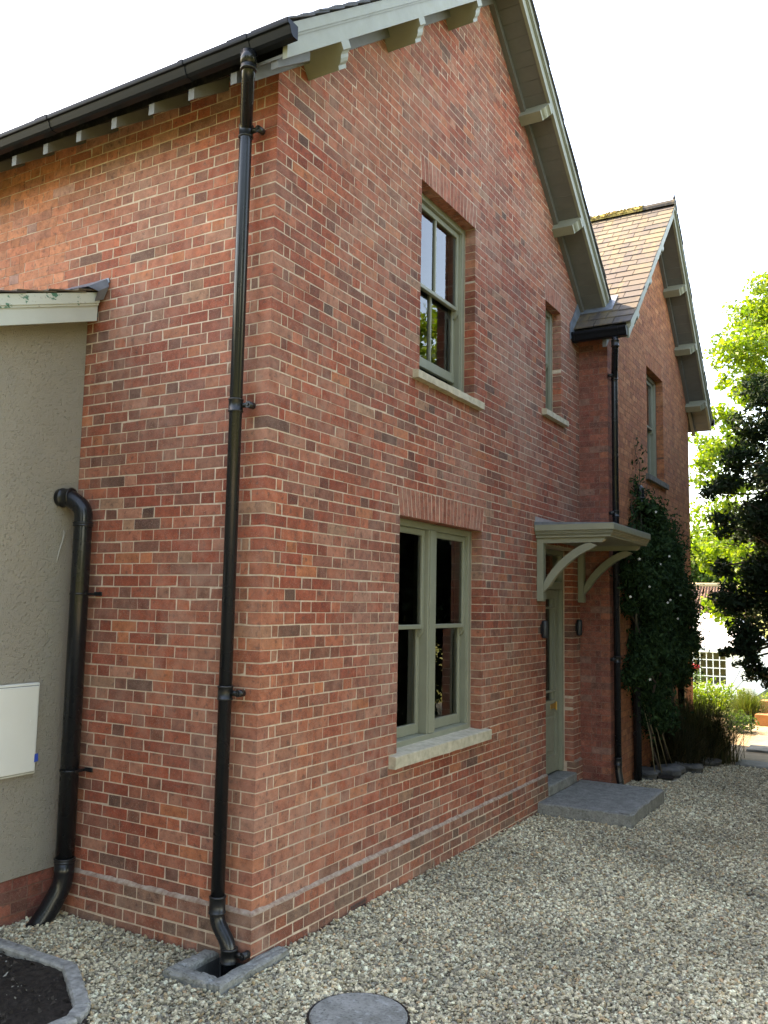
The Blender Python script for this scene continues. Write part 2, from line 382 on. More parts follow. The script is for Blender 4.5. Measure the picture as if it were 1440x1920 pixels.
gravel_bed = sheet('gravel_drive', [-4, PIT[0], PIT[1], 0.5, 1.5, 3, 4.5], [-5, -2, PIT[2], PIT[3], 0, 1, 2, 3, 4, 5, 6, 8, 9.0], 0.0, 'gravel_bed', PIT)
patio = sheet('sunny_patio', [-3, 0, 3, 5], [9.0, 10, 11, 12, 13, 14, 14.6], 0.002, 'patio')
me = bpy.data.meshes.new('flower_bed_soil')
def bedpts():
    vs = []; fs = []
    n = 44
    for i in range(n):
        for j in range(n):
            x = -2.0+i/(n-1)*1.78; y = -2.6+j/(n-1)*1.96
            vs.append((x, y, -0.322+0.012*math.sin(x*9+y*4)*math.sin(y*7)+random.uniform(-.007, .007)))
    for i in range(n-1):
        for j in range(n-1):
            cx = -2.0+(i+.5)/(n-1)*1.78; cy = -2.6+(j+.5)/(n-1)*1.96
            lim = -0.585 if cx < -0.76 else -0.585-(cx+0.76)*0.69
            if cy < lim: fs.append((i*n+j, (i+1)*n+j, (i+1)*n+j+1, i*n+j+1))
    return vs, fs
# soil sits in the hollow of its kerb, on top of the drive sheet
vs_, fs_ = bedpts(); vs_ = [(x, y, z+0.055) for x, y, z in vs_]
me.from_pydata(vs_, [], fs_); bed_o = bpy.data.objects.new('flower_bed_soil', me); link(bed_o, None, 'soil'); tag(bed_o, kind='structure')

vs_ = []; fs_ = []; cs_ = []
for i in range(1500):
    x = RNG.uniform(-1.95, -0.3); y = RNG.uniform(-2.0, -0.66); lim = -0.66 if x < -0.76 else -0.66-(x+0.76)*0.69
    if y > lim: continue
    q = RNG.gamma(3, 0.0028)+0.002; c = np.array([x, y, -0.266+q*0.3]); b = len(vs_); d = RNG.normal(0, 1, (4, 3)); d /= np.linalg.norm(d, axis=1)[:, None]
    for k in range(4): vs_.append(c+d[k]*q)
    fs_ += [(b, b+1, b+2), (b, b+2, b+3), (b, b+3, b+1), (b+1, b+3, b+2)]; cs_ += [(0.30, 0.28, 0.24) if RNG.random() < 0.10 else np.array((0.05, 0.04, 0.033))*RNG.uniform(.5, 1.6)]*4
o = bpy.data.objects.new('soil_crumbs', np_mesh('soil_crumbs', np.array(vs_), np.array(fs_), np.array(cs_))); mt_ = N('soil_crumb'); mt_.pbr(mt_.attr('bcol'), 0.95, spec=0.2); link(o, None, mt_.m); tag(o, 'crumbs of dark soil and small stones in the flower bed', 'soil', kind='stuff')
# ------------------------------------------------------------------ brickwork
C = 0.075; JT = 0.010; SB = 0.222; HB = 0.103; CL = 0.054
MAIN_PAL = [((0.30, 0.080, 0.047), 28), ((0.25, 0.062, 0.038), 22), ((0.345, 0.108, 0.062), 16), ((0.315, 0.115, 0.075), 14),
            ((0.225, 0.082, 0.058), 12), ((0.185, 0.078, 0.058), 6), ((0.115, 0.060, 0.048), 2), ((0.34, 0.155, 0.108), 7), ((0.29, 0.165, 0.112), 2), ((0.375, 0.132, 0.066), 5)]
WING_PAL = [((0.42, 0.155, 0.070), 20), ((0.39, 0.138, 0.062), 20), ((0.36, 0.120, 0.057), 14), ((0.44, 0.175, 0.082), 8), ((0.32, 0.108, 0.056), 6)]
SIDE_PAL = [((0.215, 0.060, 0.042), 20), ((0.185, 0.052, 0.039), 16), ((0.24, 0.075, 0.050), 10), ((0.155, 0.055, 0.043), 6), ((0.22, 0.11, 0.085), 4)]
OLD_PAL = [((0.50, 0.185, 0.10), 20), ((0.46, 0.16, 0.09), 14), ((0.43, 0.17, 0.11), 6), ((0.38, 0.20, 0.16), 3)]
def pick(pal, w):
    t = RNG.random()*sum(q for _, q in pal)
    for c, q in pal:
        t -= q
        if t <= 0: break
    c = np.array(c)*(np.array((1.07, 0.98, 0.94)) if pal is MAIN_PAL else 1.0)*(RNG.uniform(0.74, 1.16) if w < 0.12 else RNG.uniform(0.88, 1.14))
    if w < 0.12 and pal is MAIN_PAL and RNG.random() < 0.26: c = c*0.60+np.array([0.022, 0.018, 0.016])
    return c
ZC = [np.array((0.40, 0.165, 0.095)), np.array((0.36, 0.20, 0.155)), np.array((0.20, 0.095, 0.070))]
def zone(c, u, z):
    a = math.sin(u*1.7+1.3*math.sin(z*0.9+0.6))+math.sin(z*1.45+0.8*math.sin(u*2.1))
    b = math.sin(u*0.9-z*1.1+2.0)+0.8*math.sin(u*2.7+z*2.2+0.5)
    if a > 0.7: c = c+(ZC[0]-c)*min(0.5, (a-0.7)*0.55)*RNG.uniform(0.4, 1)
    if b > 0.7: c = c+(ZC[1]-c)*min(0.6, (b-0.7)*0.7)*RNG.uniform(0.3, 1)
    if a+b < -1.3: c = c+(ZC[2]-c)*min(0.5, (-1.3-a-b)*0.5)*RNG.uniform(0.3, 1)
    return c
def subtract(spans, a, b):
    out = []
    for s0, s1 in spans:
        if b <= s0 or a >= s1: out.append((s0, s1)); continue
        if a > s0+0.02: out.append((s0, a))
        if b < s1-0.02: out.append((b, s1))
    return out
def course_seq(first, L):
    """first: list of (u0,u1) pieces at the quoin; then Flemish bond"""
    out = list(first); u = first[-1][1]+JT; nxt = 'S' if (first[-1][1]-first[-1][0]) < 0.15 and first[-1][1]-first[-1][0] < 0.08 else 'H'
    while u < L:
        w = SB if nxt == 'S' else HB
        out.append((u, u+w)); u += w+JT; nxt = 'H' if nxt == 'S' else 'S'
    return out
class BrickWall:
    def __init__(s, O, U, Nn, e=0.0015, rough=1.0): s.e = e; s.rough = rough; s.O = np.array(O, float); s.U = np.array(U, float); s.N = np.array(Nn, float); s.items = []; s.flip = np.cross(s.U, [0, 0, 1]) @ s.N < 0
    def P(s, u, d, z): return s.O+s.U*u+s.N*d+np.array([0, 0, z])
    def brick(s, u0, u1, z0, z1, d, col, depth=HB, tz=None, rough=1.0):
        """tz: optional (u0top,u1top) for tapered arch bricks"""
        t0, t1 = tz if tz else (u0, u1); e = s.e; r = lambda: RNG.uniform(-0.0018, 0.0018)*rough
        rough = rough*s.rough; tilt = RNG.uniform(-0.0005, 0.0006, 4)*rough
        base = [(u0, z0), (u1, z0), (t1, z1), (t0, z1)]; sg = [(1, 1), (-1, 1), (-1, -1), (1, -1)]
        base = [(a+r(), b+r()) for a, b in base]
        if u0 < 0.01 and not tz: base[0] = (u0-0.0004, base[0][1]); base[3] = (u0-0.0004, base[3][1])
        elif RNG.random() < 0.16*rough:
            ci = RNG.integers(4); q = RNG.uniform(0.003, 0.007); base[ci] = (base[ci][0]+sg[ci][0]*q, base[ci][1]+sg[ci][1]*q)
        v = [s.P(a+sa*e, d+tilt[i], b+sb*e) for i, ((a, b), (sa, sb)) in enumerate(zip(base, sg))]
        v += [s.P(a, d-e+tilt[i], b) for i, (a, b) in enumerate(base)]
        v += [s.P(a, d-depth, b) for a, b in base]
        return dict(v=np.array(v), c=col)
    def lay(s, L, rows, spans_fn, first_fn, pal_fn, d0=0.0, jt=JT):
        for k in rows:
            z0 = k*C+jt*0.5; z1 = (k+1)*C-jt*0.5; ex = (JT-jt)*0.5; wob = RNG.uniform(-0.0012, 0.0012)
            spans = spans_fn(k, z0, z1); seq = course_seq(first_fn(k), L+0.3)
            for s0, s1 in spans:
                pieces = [[max(a, s0), min(b, s1)] for a, b in seq if b > s0+0.004 and a < s1-0.004]
                if not pieces: continue
                if len(pieces) > 1 and pieces[0][1]-pieces[0][0] < 0.035: pieces[1][0] = pieces[0][0]; pieces.pop(0)
                if len(pieces) > 1 and pieces[-1][1]-pieces[-1][0] < 0.035: pieces[-2][1] = pieces[-1][1]; pieces.pop()
                # bricks meet the end of the span flush
                if s0 > 0.01 and pieces[0][0]-s0 < 0.02: pieces[0][0] = s0
                if s1-pieces[-1][1] < 0.02: pieces[-1][1] = s1
                for a, b in pieces:
                    ja, jb = RNG.uniform(-0.0025, 0.0025, 2)
                    if a <= s0+0.001: ja = 0
                    if b >= s1-0.001: jb = 0
                    pal = pal_fn((a+b)/2, (z0+z1)/2); xo_ = 0.0022 if pal is OLD_PAL else 0.0
                    s.items.append(s.brick(a+ja-(ex+xo_ if ja else 0), b+jb+(ex+xo_ if jb else 0), z0+wob-xo_, z1+wob+xo_, d0+RNG.uniform(0.0, 0.0016)*s.rough, zone(pick(pal, b-a), (a+b)/2*(1 if s.N[0] else -1), z0) if pal is MAIN_PAL else pick(pal, b-a)))
FQ = np.array([(0, 1, 2, 3), (4, 5, 1, 0), (5, 6, 2, 1), (6, 7, 3, 2), (7, 4, 0, 3), (8, 9, 5, 4), (9, 10, 6, 5), (10, 11, 7, 6), (11, 8, 4, 7)])
def faces_of(wall): return FQ[:, ::-1] if wall.flip else FQ
def join_bricks(items, wall, name, mat, parent, kind=None):
    if not items: return
    n = len(items); v = np.concatenate([i['v'] for i in items]); f = (faces_of(wall)[None]+np.arange(n)[:, None, None]*12).reshape(-1, 4)
    c = np.repeat(np.array([i['c'] for i in items]), 9, axis=0)
    o = bpy.data.objects.new(name, np_mesh(name, v, f, c)); link(o, parent, mat)
    if kind: o['kind'] = kind
    return o
def one_brick(item, wall, name, mat, parent):
    ctr = item['v'][:4].mean(0)
    o = bpy.data.objects.new(name, np_mesh(name, item['v']-ctr, faces_of(wall), np.repeat(item['c'][None], 9, axis=0))); link(o, parent, mat); o.location = ctr
    return o

# main roof geometry (soffit heights at the gable)
TM, APY, APZ = 0.79, 3.31, 7.85
def zs_main(y): return APZ-TM*abs(y-APY)
TW, AWY, AWZ = 0.97, 8.63, 7.60
def zs_wing(y): return AWZ-TW*abs(y-AWY)
XW, YW, YF = 0.36, 6.16, 11.10

LW = (1.675, 3.23, 0.675, 2.475)       # openings on the main gable: y0,y1,z0,z1
UW = (1.955, 3.035, 3.675, 5.325)
SW = (4.955, 5.49, 3.975, 5.25)
DO = (4.95, 5.885, -0.11, 2.45)
WW = (8.15, 9.18, 3.675, 5.25)
class Arch:
    def __init__(s, op, h, sk): s.y0, s.y1, s.z0, s.h, s.sk = op[0], op[1], op[3], h, sk
    def span(s, z):
        t = (z-s.z0)/s.h
        if t < -0.02 or t > 0.98: return None
        return (s.y0-s.sk*t-0.008, s.y1+s.sk*t+0.008)
ARCH = [Arch(LW, 0.225, 0.05), Arch(UW, 0.225, 0.03), Arch(SW, 0.225, 0.02)]
WARCH = [Arch(WW, 0.225, 0.03)]

house = empty('brick_house')
tag(house, 'red brick two storey house with slate roofs and sage green windows', 'house')

def wall_slab(name, mat, place, ulo, uhi, zlo, top_fn, ulines, openings, d_front, d_back, parent, skip=None):
    """mortar backing with real openings; place(u,d,z)->xyz"""
    us = sorted(set([ulo, uhi]+list(ulines)+[o[0] for o in openings]+[o[1] for o in openings])); us = [u for u in us if ulo-1e-6 <= u <= uhi+1e-6]
    zsx = sorted(set([zlo]+[o[2] for o in openings]+[o[3] for o in openings])); mb = MB()
    def quad(a, b, c, d): mb.add([a, b, c, d], [(0, 1, 2, 3)])
    for i in range(len(us)-1):
        u0, u1 = us[i], us[i+1]; uc = (u0+u1)/2
        cols = zsx+[None]
        for j in range(len(zsx)):
            z0 = zsx[j]; z1 = zsx[j+1] if j+1 < len(zsx) else None
            t0, t1 = top_fn(u0), top_fn(u1)
            if z0 >= min(t0, t1): continue
            za, zb = (t0, t1) if z1 is None else (z1, z1)
            if z1 is not None and z1 > min(t0, t1): za, zb = t0, t1
            zc = (z0+min(za, zb))/2
            if any(o[0] <= uc <= o[1] and o[2] <= zc <= o[3] for o in openings): continue
            if skip and skip(uc, zc): continue
            quad(place(u0, d_front, z0), place(u1, d_front, z0), place(u1, d_front, zb), place(u0, d_front, za))
            quad(place(u0, d_back, z0), place(u0, d_back, za), place(u1, d_back, zb), place(u1, d_back, z0))
            if z1 is not None and z1 > min(t0, t1): break
    for o in openings:
        a, b, c, d = o
        quad(place(a, d_front, c), place(a, d_back, c), place(a, d_back, d), place(a, d_front, d))
        quad(place(b, d_front, c), place(b, d_front, d), place(b, d_back, d), place(b, d_back, c))
        quad(place(a, d_front, d), place(a, d_back, d), place(b, d_back, d), place(b, d_front, d))
        quad(place(a, d_front, c), place(b, d_front, c), place(b, d_back, c), place(a, d_back, c))
    return mb.build(name, mat, parent)
grow = lambda o, e=0.004: (o[0]-e, o[1]+e, o[2]-e, o[3]+e)
PZ = -0.47
# --- main gable wall (faces +x)
gplace = lambda u, d, z: (d, u, z)
gable = wall_slab('gable_wall', 'mortar', gplace, 0.0012, 6.9, PZ, lambda u: zs_main(u)+0.10, [APY], [grow(o) for o in (LW, UW, SW, DO)], -0.0012, -0.28, house)
lplace = lambda u, d, z: (-u, -d, z)
sidew = wall_slab('side_wall', 'mortar', lplace, 0.2801, 7.0, PZ, lambda u: 5.36, [], [], -0.0012, -0.28, house)
sm = MB(); sm.add([lplace(0.0013, -0.0012, PZ), lplace(0.2801, -0.0012, PZ), lplace(0.2801, -0.0012, 5.36), lplace(0.0013, -0.0012, 5.36)], [(0, 1, 2, 3)]); sm.build('side_wall_return', 'mortar', house)

ARCHS_W = {}
BW = BrickWall((0, 0, 0), (0, 1, 0), (1, 0, 0))
def gable_spans(k, z0, z1):
    zc = (z0+z1)/2; lo = 0.0 if k % 2 == 0 else HB+JT; hi = 6.16
    if k >= 70:
        lo = APY-(APZ+0.07-z0)/TM
    hi = min(6.8, APY+(APZ+0.07-z0)/TM) if z0 > 5.3 else 6.158
    sp = [(max(lo, 0 if k % 2 == 0 else HB+JT), hi)] if k < 70 else ([(lo, hi)] if hi > lo+0.1 else [])
    for o in (LW, UW, SW, DO):
        if o[2]-0.02 < zc < o[3]: sp = subtract(sp, o[0], o[1])
    for a in ARCH:
        r = a.span(zc)
        if r: sp = subtract(sp, *r)
    return sp
first_g = lambda k: [(0, SB)] if k % 2 == 0 else [(HB+JT, HB+JT+CL)]
pal_main = lambda u, z: MAIN_PAL
BW.lay(6.2, range(0, 105), gable_spans, first_g, pal_main, jt=0.0070)
# plinth of the gable
PD = 0.024
PLINTH_PAL = [((0.26, 0.085, 0.055), 18), ((0.22, 0.095, 0.066), 16), ((0.21, 0.11, 0.078), 14), ((0.30, 0.10, 0.058), 10), ((0.17, 0.10, 0.072), 8)]
pal_plinth = lambda u, z: PLINTH_PAL
BP = BrickWall((0, 0, 0), (0, 1, 0), (1, 0, 0))
def plinth_spans(k, z0, z1):
    lo = -PD if k % 2 == 0 else HB+JT-PD
    return subtract([(lo, 6.158)], DO[0]-0.001, DO[1]+0.001) if (z0+z1)/2 > -0.125 else [(lo, 6.158)]
BP.lay(6.2, range(-6, 0), plinth_spans, lambda k: [(-PD, SB-PD)] if k % 2 == 0 else [(HB+JT-PD, HB+JT+CL-PD)], pal_plinth, PD)
# --- side wall (faces -y)
BS = BrickWall((0, 0, 0), (-1, 0, 0), (0, -1, 0))
LEAN_X = 1.66
def side_spans(k, z0, z1):
    lo = 0.0 if k % 2 == 1 else HB+JT
    return [(lo, LEAN_X+0.02 if z1 < 3.6 else 4.2)]
first_s = lambda k: [(0, SB)] if k % 2 == 1 else [(HB+JT, HB+JT+CL)]
def pal_side(u, z):
    return OLD_PAL if u > 1.90+0.06*math.sin(z*21) and z > 3.95 else MAIN_PAL
BS.lay(4.2, range(0, 71), side_spans, first_s, pal_side, jt=0.0070)
BSP = BrickWall((0, 0, 0), (-1, 0, 0), (0, -1, 0))
BSP.lay(4.2, range(-6, 0), lambda k, a, b: [(-PD if k % 2 == 1 else HB+JT-PD, LEAN_X+0.02)], lambda k: [(-PD, SB-PD)] if k % 2 == 1 else [(HB+JT-PD, HB+JT+CL-PD)], pal_plinth, PD)
# plinth mortar core + weathered fillet
mb = MB()
mb.box(-0.003, PD-0.0016, -PD+0.0016, DO[0]-0.012, PZ, -0.006); mb.box(-0.003, PD-0.0016, DO[1]+0.012, 6.155, PZ, -0.006); mb.box(-0.003, PD-0.0016, DO[0]+0.001, DO[1]-0.001, PZ, -0.15)
mb.box(-LEAN_X, -0.0035, -PD+0.0016, 0.003, PZ, -0.006); mb.build('plinth_core', 'mortar', house)
def fillet(name, parent, pts3):
    """wavy mortar fillet: list of (a,b) ends with outward normal"""
    mb = MB()
    for (a, b, nrm) in pts3:
        a = np.array(a); b = np.array(b); nrm = np.array(nrm); n = max(2, int(np.linalg.norm(b-a)/0.05)); rows = []
        for i in range(n+1):
            p = a+(b-a)*i/n; w = RNG.uniform(-0.002, 0.003)
            rows.append([p+nrm*0.001+np.array([0, 0, 0.014+w*2]), p+nrm*(0.5*PD+w)+np.array([0, 0, 0.008+w]), p+nrm*(PD+0.001+w)+np.array([0, 0, -0.004]), p+nrm*(PD-0.003)+np.array([0, 0, -0.012])])
        vs = [v for r in rows for v in r]; fs = [(i*4+j, (i+1)*4+j, (i+1)*4+j+1, i*4+j+1) for i in range(n) for j in range(3)]
        mb.add(vs, fs, True)
    return mb.build(name, 'fillet', parent)
fillet('plinth_fillet', house, [((0, -PD, 0), (0, DO[0], 0), (1, 0, 0)), ((0, DO[1]+0.004, 0), (0, 6.15, 0), (1, 0, 0)), ((-LEAN_X, 0, 0), (PD, 0, 0), (0, -1, 0))])
# --- wing walls
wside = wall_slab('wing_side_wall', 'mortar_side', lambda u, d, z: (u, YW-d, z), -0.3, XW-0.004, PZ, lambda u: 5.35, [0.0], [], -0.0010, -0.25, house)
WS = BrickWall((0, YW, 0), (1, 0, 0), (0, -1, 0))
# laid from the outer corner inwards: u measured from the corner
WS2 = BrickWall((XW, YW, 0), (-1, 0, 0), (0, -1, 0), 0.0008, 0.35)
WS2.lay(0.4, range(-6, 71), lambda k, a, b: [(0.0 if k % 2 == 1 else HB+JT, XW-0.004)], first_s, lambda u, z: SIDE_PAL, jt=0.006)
wgab = wall_slab('wing_gable_wall', 'mortar_wing', lambda u, d, z: (XW+d, u, z), YW+0.004, YF-0.004, PZ, lambda u: zs_wing(u)+0.10, [AWY], [grow(WW)], -0.0010, -0.28, house)
WG = BrickWall((XW, YW, 0), (0, 1, 0), (1, 0, 0), 0.0006, 0.25)
def wing_spans(k, z0, z1):
    zc = (z0+z1)/2; lo = 0.0 if k % 2 == 0 else HB+JT; hi = YF-YW
    if z0 > 5.2:
        lo = max(0, AWY-(AWZ+0.05-z0)/TW-YW); hi = AWY+(AWZ+0.05-z0)/TW-YW
        if hi-lo < 0.1: return []
    sp = [(lo, min(hi, YF-YW))]
    if WW[2] < zc < WW[3]: sp = subtract(sp, WW[0]-YW, WW[1]-YW)
    for a in WARCH:
        r = a.span(zc)
        if r: sp = subtract(sp, r[0]-YW, r[1]-YW)
    return sp
MIX_PAL = [((0.27, 0.085, 0.050), 20), ((0.24, 0.074, 0.046), 16), ((0.30, 0.10, 0.056), 10)]
WG.lay(5.0, range(-6, 101), wing_spans, first_g, lambda u, z: MIX_PAL if u < 0.16 else WING_PAL, jt=0.0048)
# far end wall of the wing, plain (seen only edge on)
fe = MB(); fe.box(-5.0, XW-0.001, YF-0.28, YF-0.002, PZ, 5.3); fe.build('wing_end_wall', 'mortar_wing', house)
# --- arches
def arch_bricks(a, wall, off, parent, pal, mat, n, gx):
    k = n; out = []
    for i in range(k):
        t0, t1 = i/k, (i+1)/k; g = 0.0048
        b0 = a.y0+(a.y1-a.y0)*t0+g; b1 = a.y0+(a.y1-a.y0)*t1-g
        T0, T1 = a.y0-a.sk, a.y1+a.sk; q0 = T0+(T1-T0)*t0+g; q1 = T0+(T1-T0)*t1-g
        it = wall.brick(b0-off, b1-off, a.z0, a.z0+a.h-0.006, RNG.uniform(0, 0.002), pick(pal, 0.2)*np.array([1.02, 1.02, 1.02]), 0.108, (q0-off, q1-off), 0.6)
        one_brick(it, wall, 'arch_brick', mat, parent)
AP = [((0.33, 0.105, 0.066), 20), ((0.335, 0.125, 0.085), 14), ((0.29, 0.088, 0.055), 10)]
arch_bricks(ARCH[0], BW, 0, gable, AP, 'brick', 23, 0); arch_bricks(ARCH[1], BW, 0, gable, AP, 'brick', 16, 0); arch_bricks(ARCH[2], BW, 0, gable, AP, 'brick', 8, 0)
arch_bricks(WARCH[0], WG, YW, wgab, WING_PAL, 'brick_wing', 15, XW)
# --- which bricks show largest: single objects; the rest joined
cand = []
for wl, par, mt in ((BW, gable, 'brick'), (BP, gable, 'brick'), (BS, sidew, 'brick'), (BSP, sidew, 'brick')):
    for it in wl.items:
        p = proj(it['v'][:4]); ctr = p.mean(0)
        x, y = p[:, 0], p[:, 1]; area = abs(sum(x[i]*y[(i+1) % 4]-x[(i+1) % 4]*y[i] for i in range(4)))/2
        vis = 0 < ctr[0] < 1440 and 0 < ctr[1] < 1900 and ctr[2] > 0 and it['v'][:4, 2].mean() > -0.27
        if wl in (BS, BSP):
            xm = it['v'][:4, 0].mean()
            if -0.27 < xm < -0.10 or xm < -1.42 and it['v'][0, 2] < 2.5: vis = False
        cand.append((area if vis else 0, id(it)))
cand.sort(key=lambda t: -t[0]); chosen = set(i for _, i in cand[:300])
for wl, par, mt in ((BW, gable, 'brick'), (BP, gable, 'brick'), (BS, sidew, 'brick'), (BSP, sidew, 'brick')):
    rest = []
    for it in wl.items:
        if id(it) in chosen: one_brick(it, wl, 'brick', mt, par)
        else: rest.append(it)
    join_bricks(rest, wl, 'brickwork', mt, par, 'stuff')
join_bricks(WS2.items, WS2, 'brickwork', 'brick_wing', wside, 'stuff'); join_bricks(WG.items, WG, 'brickwork', 'brick_wing', wgab, 'stuff')
# air brick in the plinth
ab = MB(); ab.box(PD+0.001, PD+0.0045, 1.02, 1.235, -0.298, -0.236, 0.001); abo = ab.build('air_brick', simple('dark_terracotta', (0.16, 0.07, 0.05, 1), 0.9), house)
for r in range(2):
    for i in range(8):
        sl = MB(); sl.box(PD+0.003, PD+0.0055, 1.036+i*0.0245, 1.050+i*0.0245, -0.288+r*0.025, -0.270+r*0.025); sl.build('slot_shade', 'lamp', abo)  # dark bars on the face stand for shade inside the vent holes

# --- interior rooms behind the windows; dark lining colour stands in for unlit walls
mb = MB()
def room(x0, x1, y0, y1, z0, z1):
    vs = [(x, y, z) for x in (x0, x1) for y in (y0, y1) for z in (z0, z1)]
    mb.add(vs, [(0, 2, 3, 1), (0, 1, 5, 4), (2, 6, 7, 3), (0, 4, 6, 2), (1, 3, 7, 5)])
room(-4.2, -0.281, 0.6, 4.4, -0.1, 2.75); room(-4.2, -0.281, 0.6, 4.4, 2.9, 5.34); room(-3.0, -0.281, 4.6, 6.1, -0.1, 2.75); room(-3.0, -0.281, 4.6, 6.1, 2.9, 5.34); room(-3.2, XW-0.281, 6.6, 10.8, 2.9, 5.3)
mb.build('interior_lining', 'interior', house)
# closing walls and floors at the back of the house
mb = MB(); mb.box(-7.0, -6.8, 0.0, 11.0, PZ, 7.0); mb.build('rear_wall', 'brick_wing', house)

# ------------------------------------------------------------------ windows
def sash_window(op, xw, double, bars, label, open_gap=0.0, sill_mat='stone', sill=(0.075, 0.055), blind=False):
    y0, y1, z0, z1 = op; xf = xw-0.108
    f = MB(); jw = 0.058
    f.box(xf-0.14, xf, y0+0.001, y0+jw, z0+0.001, z1-0.001, 0.003); f.box(xf-0.14, xf, y1-jw, y1-0.001, z0+0.001, z1-0.001, 0.003)
    f.box(xf-0.139, xf-0.001, y0+jw, y1-jw, z1-0.055, z1-0.001, 0.003); f.box(xf-0.139, xf+0.012, y0+jw, y1-jw, z0+0.001, z0+0.05, 0.004)
    # staff beads
    f.box(xf-0.03, xf-0.016, y0+jw, y0+jw+0.014, z0+0.05, z1-0.055); f.box(xf-0.03, xf-0.016, y1-jw-0.014, y1-jw, z0+0.05, z1-0.055)
    win = f.build('window', 'paint', house); tag(win, label)
    lights = [(y0+jw, y1-jw)]
    if double:
        mid = (y0+y1)/2-0.015; mu = MB(); mu.box(xf-0.138, xf+0.004, mid-0.075, mid+0.075, z0+0.051, z1-0.056, 0.004); mu.box(xf+0.004, xf+0.012, mid-0.055, mid+0.055, z0+0.052, z1-0.057, 0.003); mu.build('mullion', 'paint', win)
        lights = [(y0+jw, mid-0.075), (mid+0.075, y1-jw)]
    zm = (z0+z1)/2+0.03
    for a, b in lights:
        st = 0.045
        for nm, xa, xb, za, zb, tr, br in (('upper_sash', xf-0.066, xf-0.030, zm-0.018, z1-0.056, 0.05, 0.036), ('lower_sash', xf-0.108, xf-0.070, z0+0.052+open_gap, zm+0.018+open_gap*0.2, 0.036, 0.085)):
            s_ = MB(); a2, b2 = a+0.003, b-0.003
            s_.box(xa, xb, a2, a2+st, za, zb, 0.004); s_.box(xa, xb, b2-st, b2, za, zb, 0.004); s_.box(xa+0.0007, xb-0.0007, a2+st, b2-st, zb-tr, zb, 0.004); s_.box(xa+0.0007, xb-0.0007, a2+st, b2-st, za, za+br, 0.004)
            if nm == 'upper_sash':   # horns
                for h0 in (a2, b2-st):
                    s_.prism([(xa, za), (xb, za), (xb-0.004, za-0.03), (xb-0.018, za-0.055), (xa+0.006, za-0.07), (xa, za-0.07)], 'y', h0+0.004, h0+st-0.004)
            so = s_.build(nm, 'paint', win)
            ins = [(a2+st, b2-st)]
            if bars:
                m = (a2+b2)/2; gb = MB(); gb.box(xa+0.003, xb-0.001, m-0.011, m+0.011, za+br, zb-tr, 0.003); gb.build('glazing_bar', 'paint', win); ins = [(a2+st, m-0.011), (m+0.011, b2-st)]
            for p0, p1 in ins:
                g = MB(); xm = (xa+xb)/2; g.add([(xm, p0-0.005, za+br-0.005), (xm, p1+0.005, za+br-0.005), (xm, p1+0.005, zb-tr+0.005), (xm, p0-0.005, zb-tr+0.005)], [(0, 1, 2, 3)]); g.build('pane', 'glass', win)
    # stone sill
    s2 = MB(); h, pj = sill; n = 14; ys = np.linspace(y0-0.115, y1+0.115, n+1)
    for i in range(1):
        top = z0+0.004; prof = [(xf-0.02, top-h-0.004), (xw+pj, top-h), (xw+pj+0.001, top-0.016), (xw+pj-0.006, top-0.012), (xf-0.02, top+0.006)]
        rows = [[np.array([px+RNG.uniform(-.0025, .0025), yy, pz+RNG.uniform(-.002, .002)]) for px, pz in prof] for yy in ys]
        vs = [v for r in rows for v in r]; m = len(prof)
        fs = [(i*m+j, (i+1)*m+j, (i+1)*m+(j+1) % m, i*m+(j+1) % m) for i in range(n) for j in range(m)]+[tuple(range(m)), tuple(range(n*m, n*m+m))[::-1]]
        s2.add(vs, [tuple(reversed(q)) for q in fs])
    s2.build('sill', sill_mat, win)
    return win
sash_window(LW, 0.0, True, False, 'wide ground floor sash window in two lights with stone sill', sill=(0.10, 0.06))
sash_window(UW, 0.0, False, True, 'upper floor sash window raised open above its stone sill', 0.11)
sash_window(SW, 0.0, False, False, 'narrow upper sash window beside the wing')
sash_window(WW, XW, False, False, 'upper sash window of the wing with dark sill', sill_mat='stone_grey', sill=(0.09, 0.05))

# ------------------------------------------------------------------ front door
xd = -0.165; y0, y1, z0, z1 = DO
f = MB(); f.box(-0.23, -0.115, y0+0.001, y0+0.06, z0+0.003, z1-0.001, 0.004); f.box(-0.23, -0.115, y1-0.06, y1-0.001, z0+0.003, z1-0.001, 0.004)
f.box(-0.229, -0.116, y0+0.06, y1-0.06, z1-0.06, z1-0.002, 0.004); f.box(-0.231, -0.095, y0+0.06, y1-0.06, 1.99, 2.075, 0.006)
da, db = y0+0.062, y1-0.062; dz0, dz1 = z0+0.02, 1.985
leaf = MB(); xa, xb = -0.205, -0.155
leaf.box(xa, xb, da, da+0.11, dz0, dz1, 0.003); leaf.box(xa, xb, db-0.11, db, dz0, dz1, 0.003); leaf.box(xa+0.001, xb-0.001, da+0.11, db-0.11, dz1-0.11, dz1, 0.003)
leaf.box(xa+0.001, xb-0.001, da+0.11, db-0.11, 0.57, 0.72, 0.003); leaf.box(xa+0.001, xb-0.001, da+0.11, db-0.11, dz0, dz0+0.19, 0.003)
door = leaf.build('door', 'paint', house); tag(door, 'sage green front door with margin glazing under the canopy')
f.build('door_frame', 'paint', door)
pn = MB(); pn.box(xa+0.012, xb-0.014, da+0.111, db-0.111, dz0+0.19, 0.57); pn.box(xa+0.012, xb-0.004, da+0.15, db-0.15, dz0+0.235, 0.53, 0.008); pn.build('panel', 'paint', door)
for (a, b, c, d) in ((da+0.185, da+0.207, 0.72, dz1-0.11), (db-0.207, db-0.185, 0.72, dz1-0.11)):
    g = MB(); g.box(xa+0.006, xb-0.002, a, b, c, d, 0.003); g.build('glazing_bar', 'paint', door)
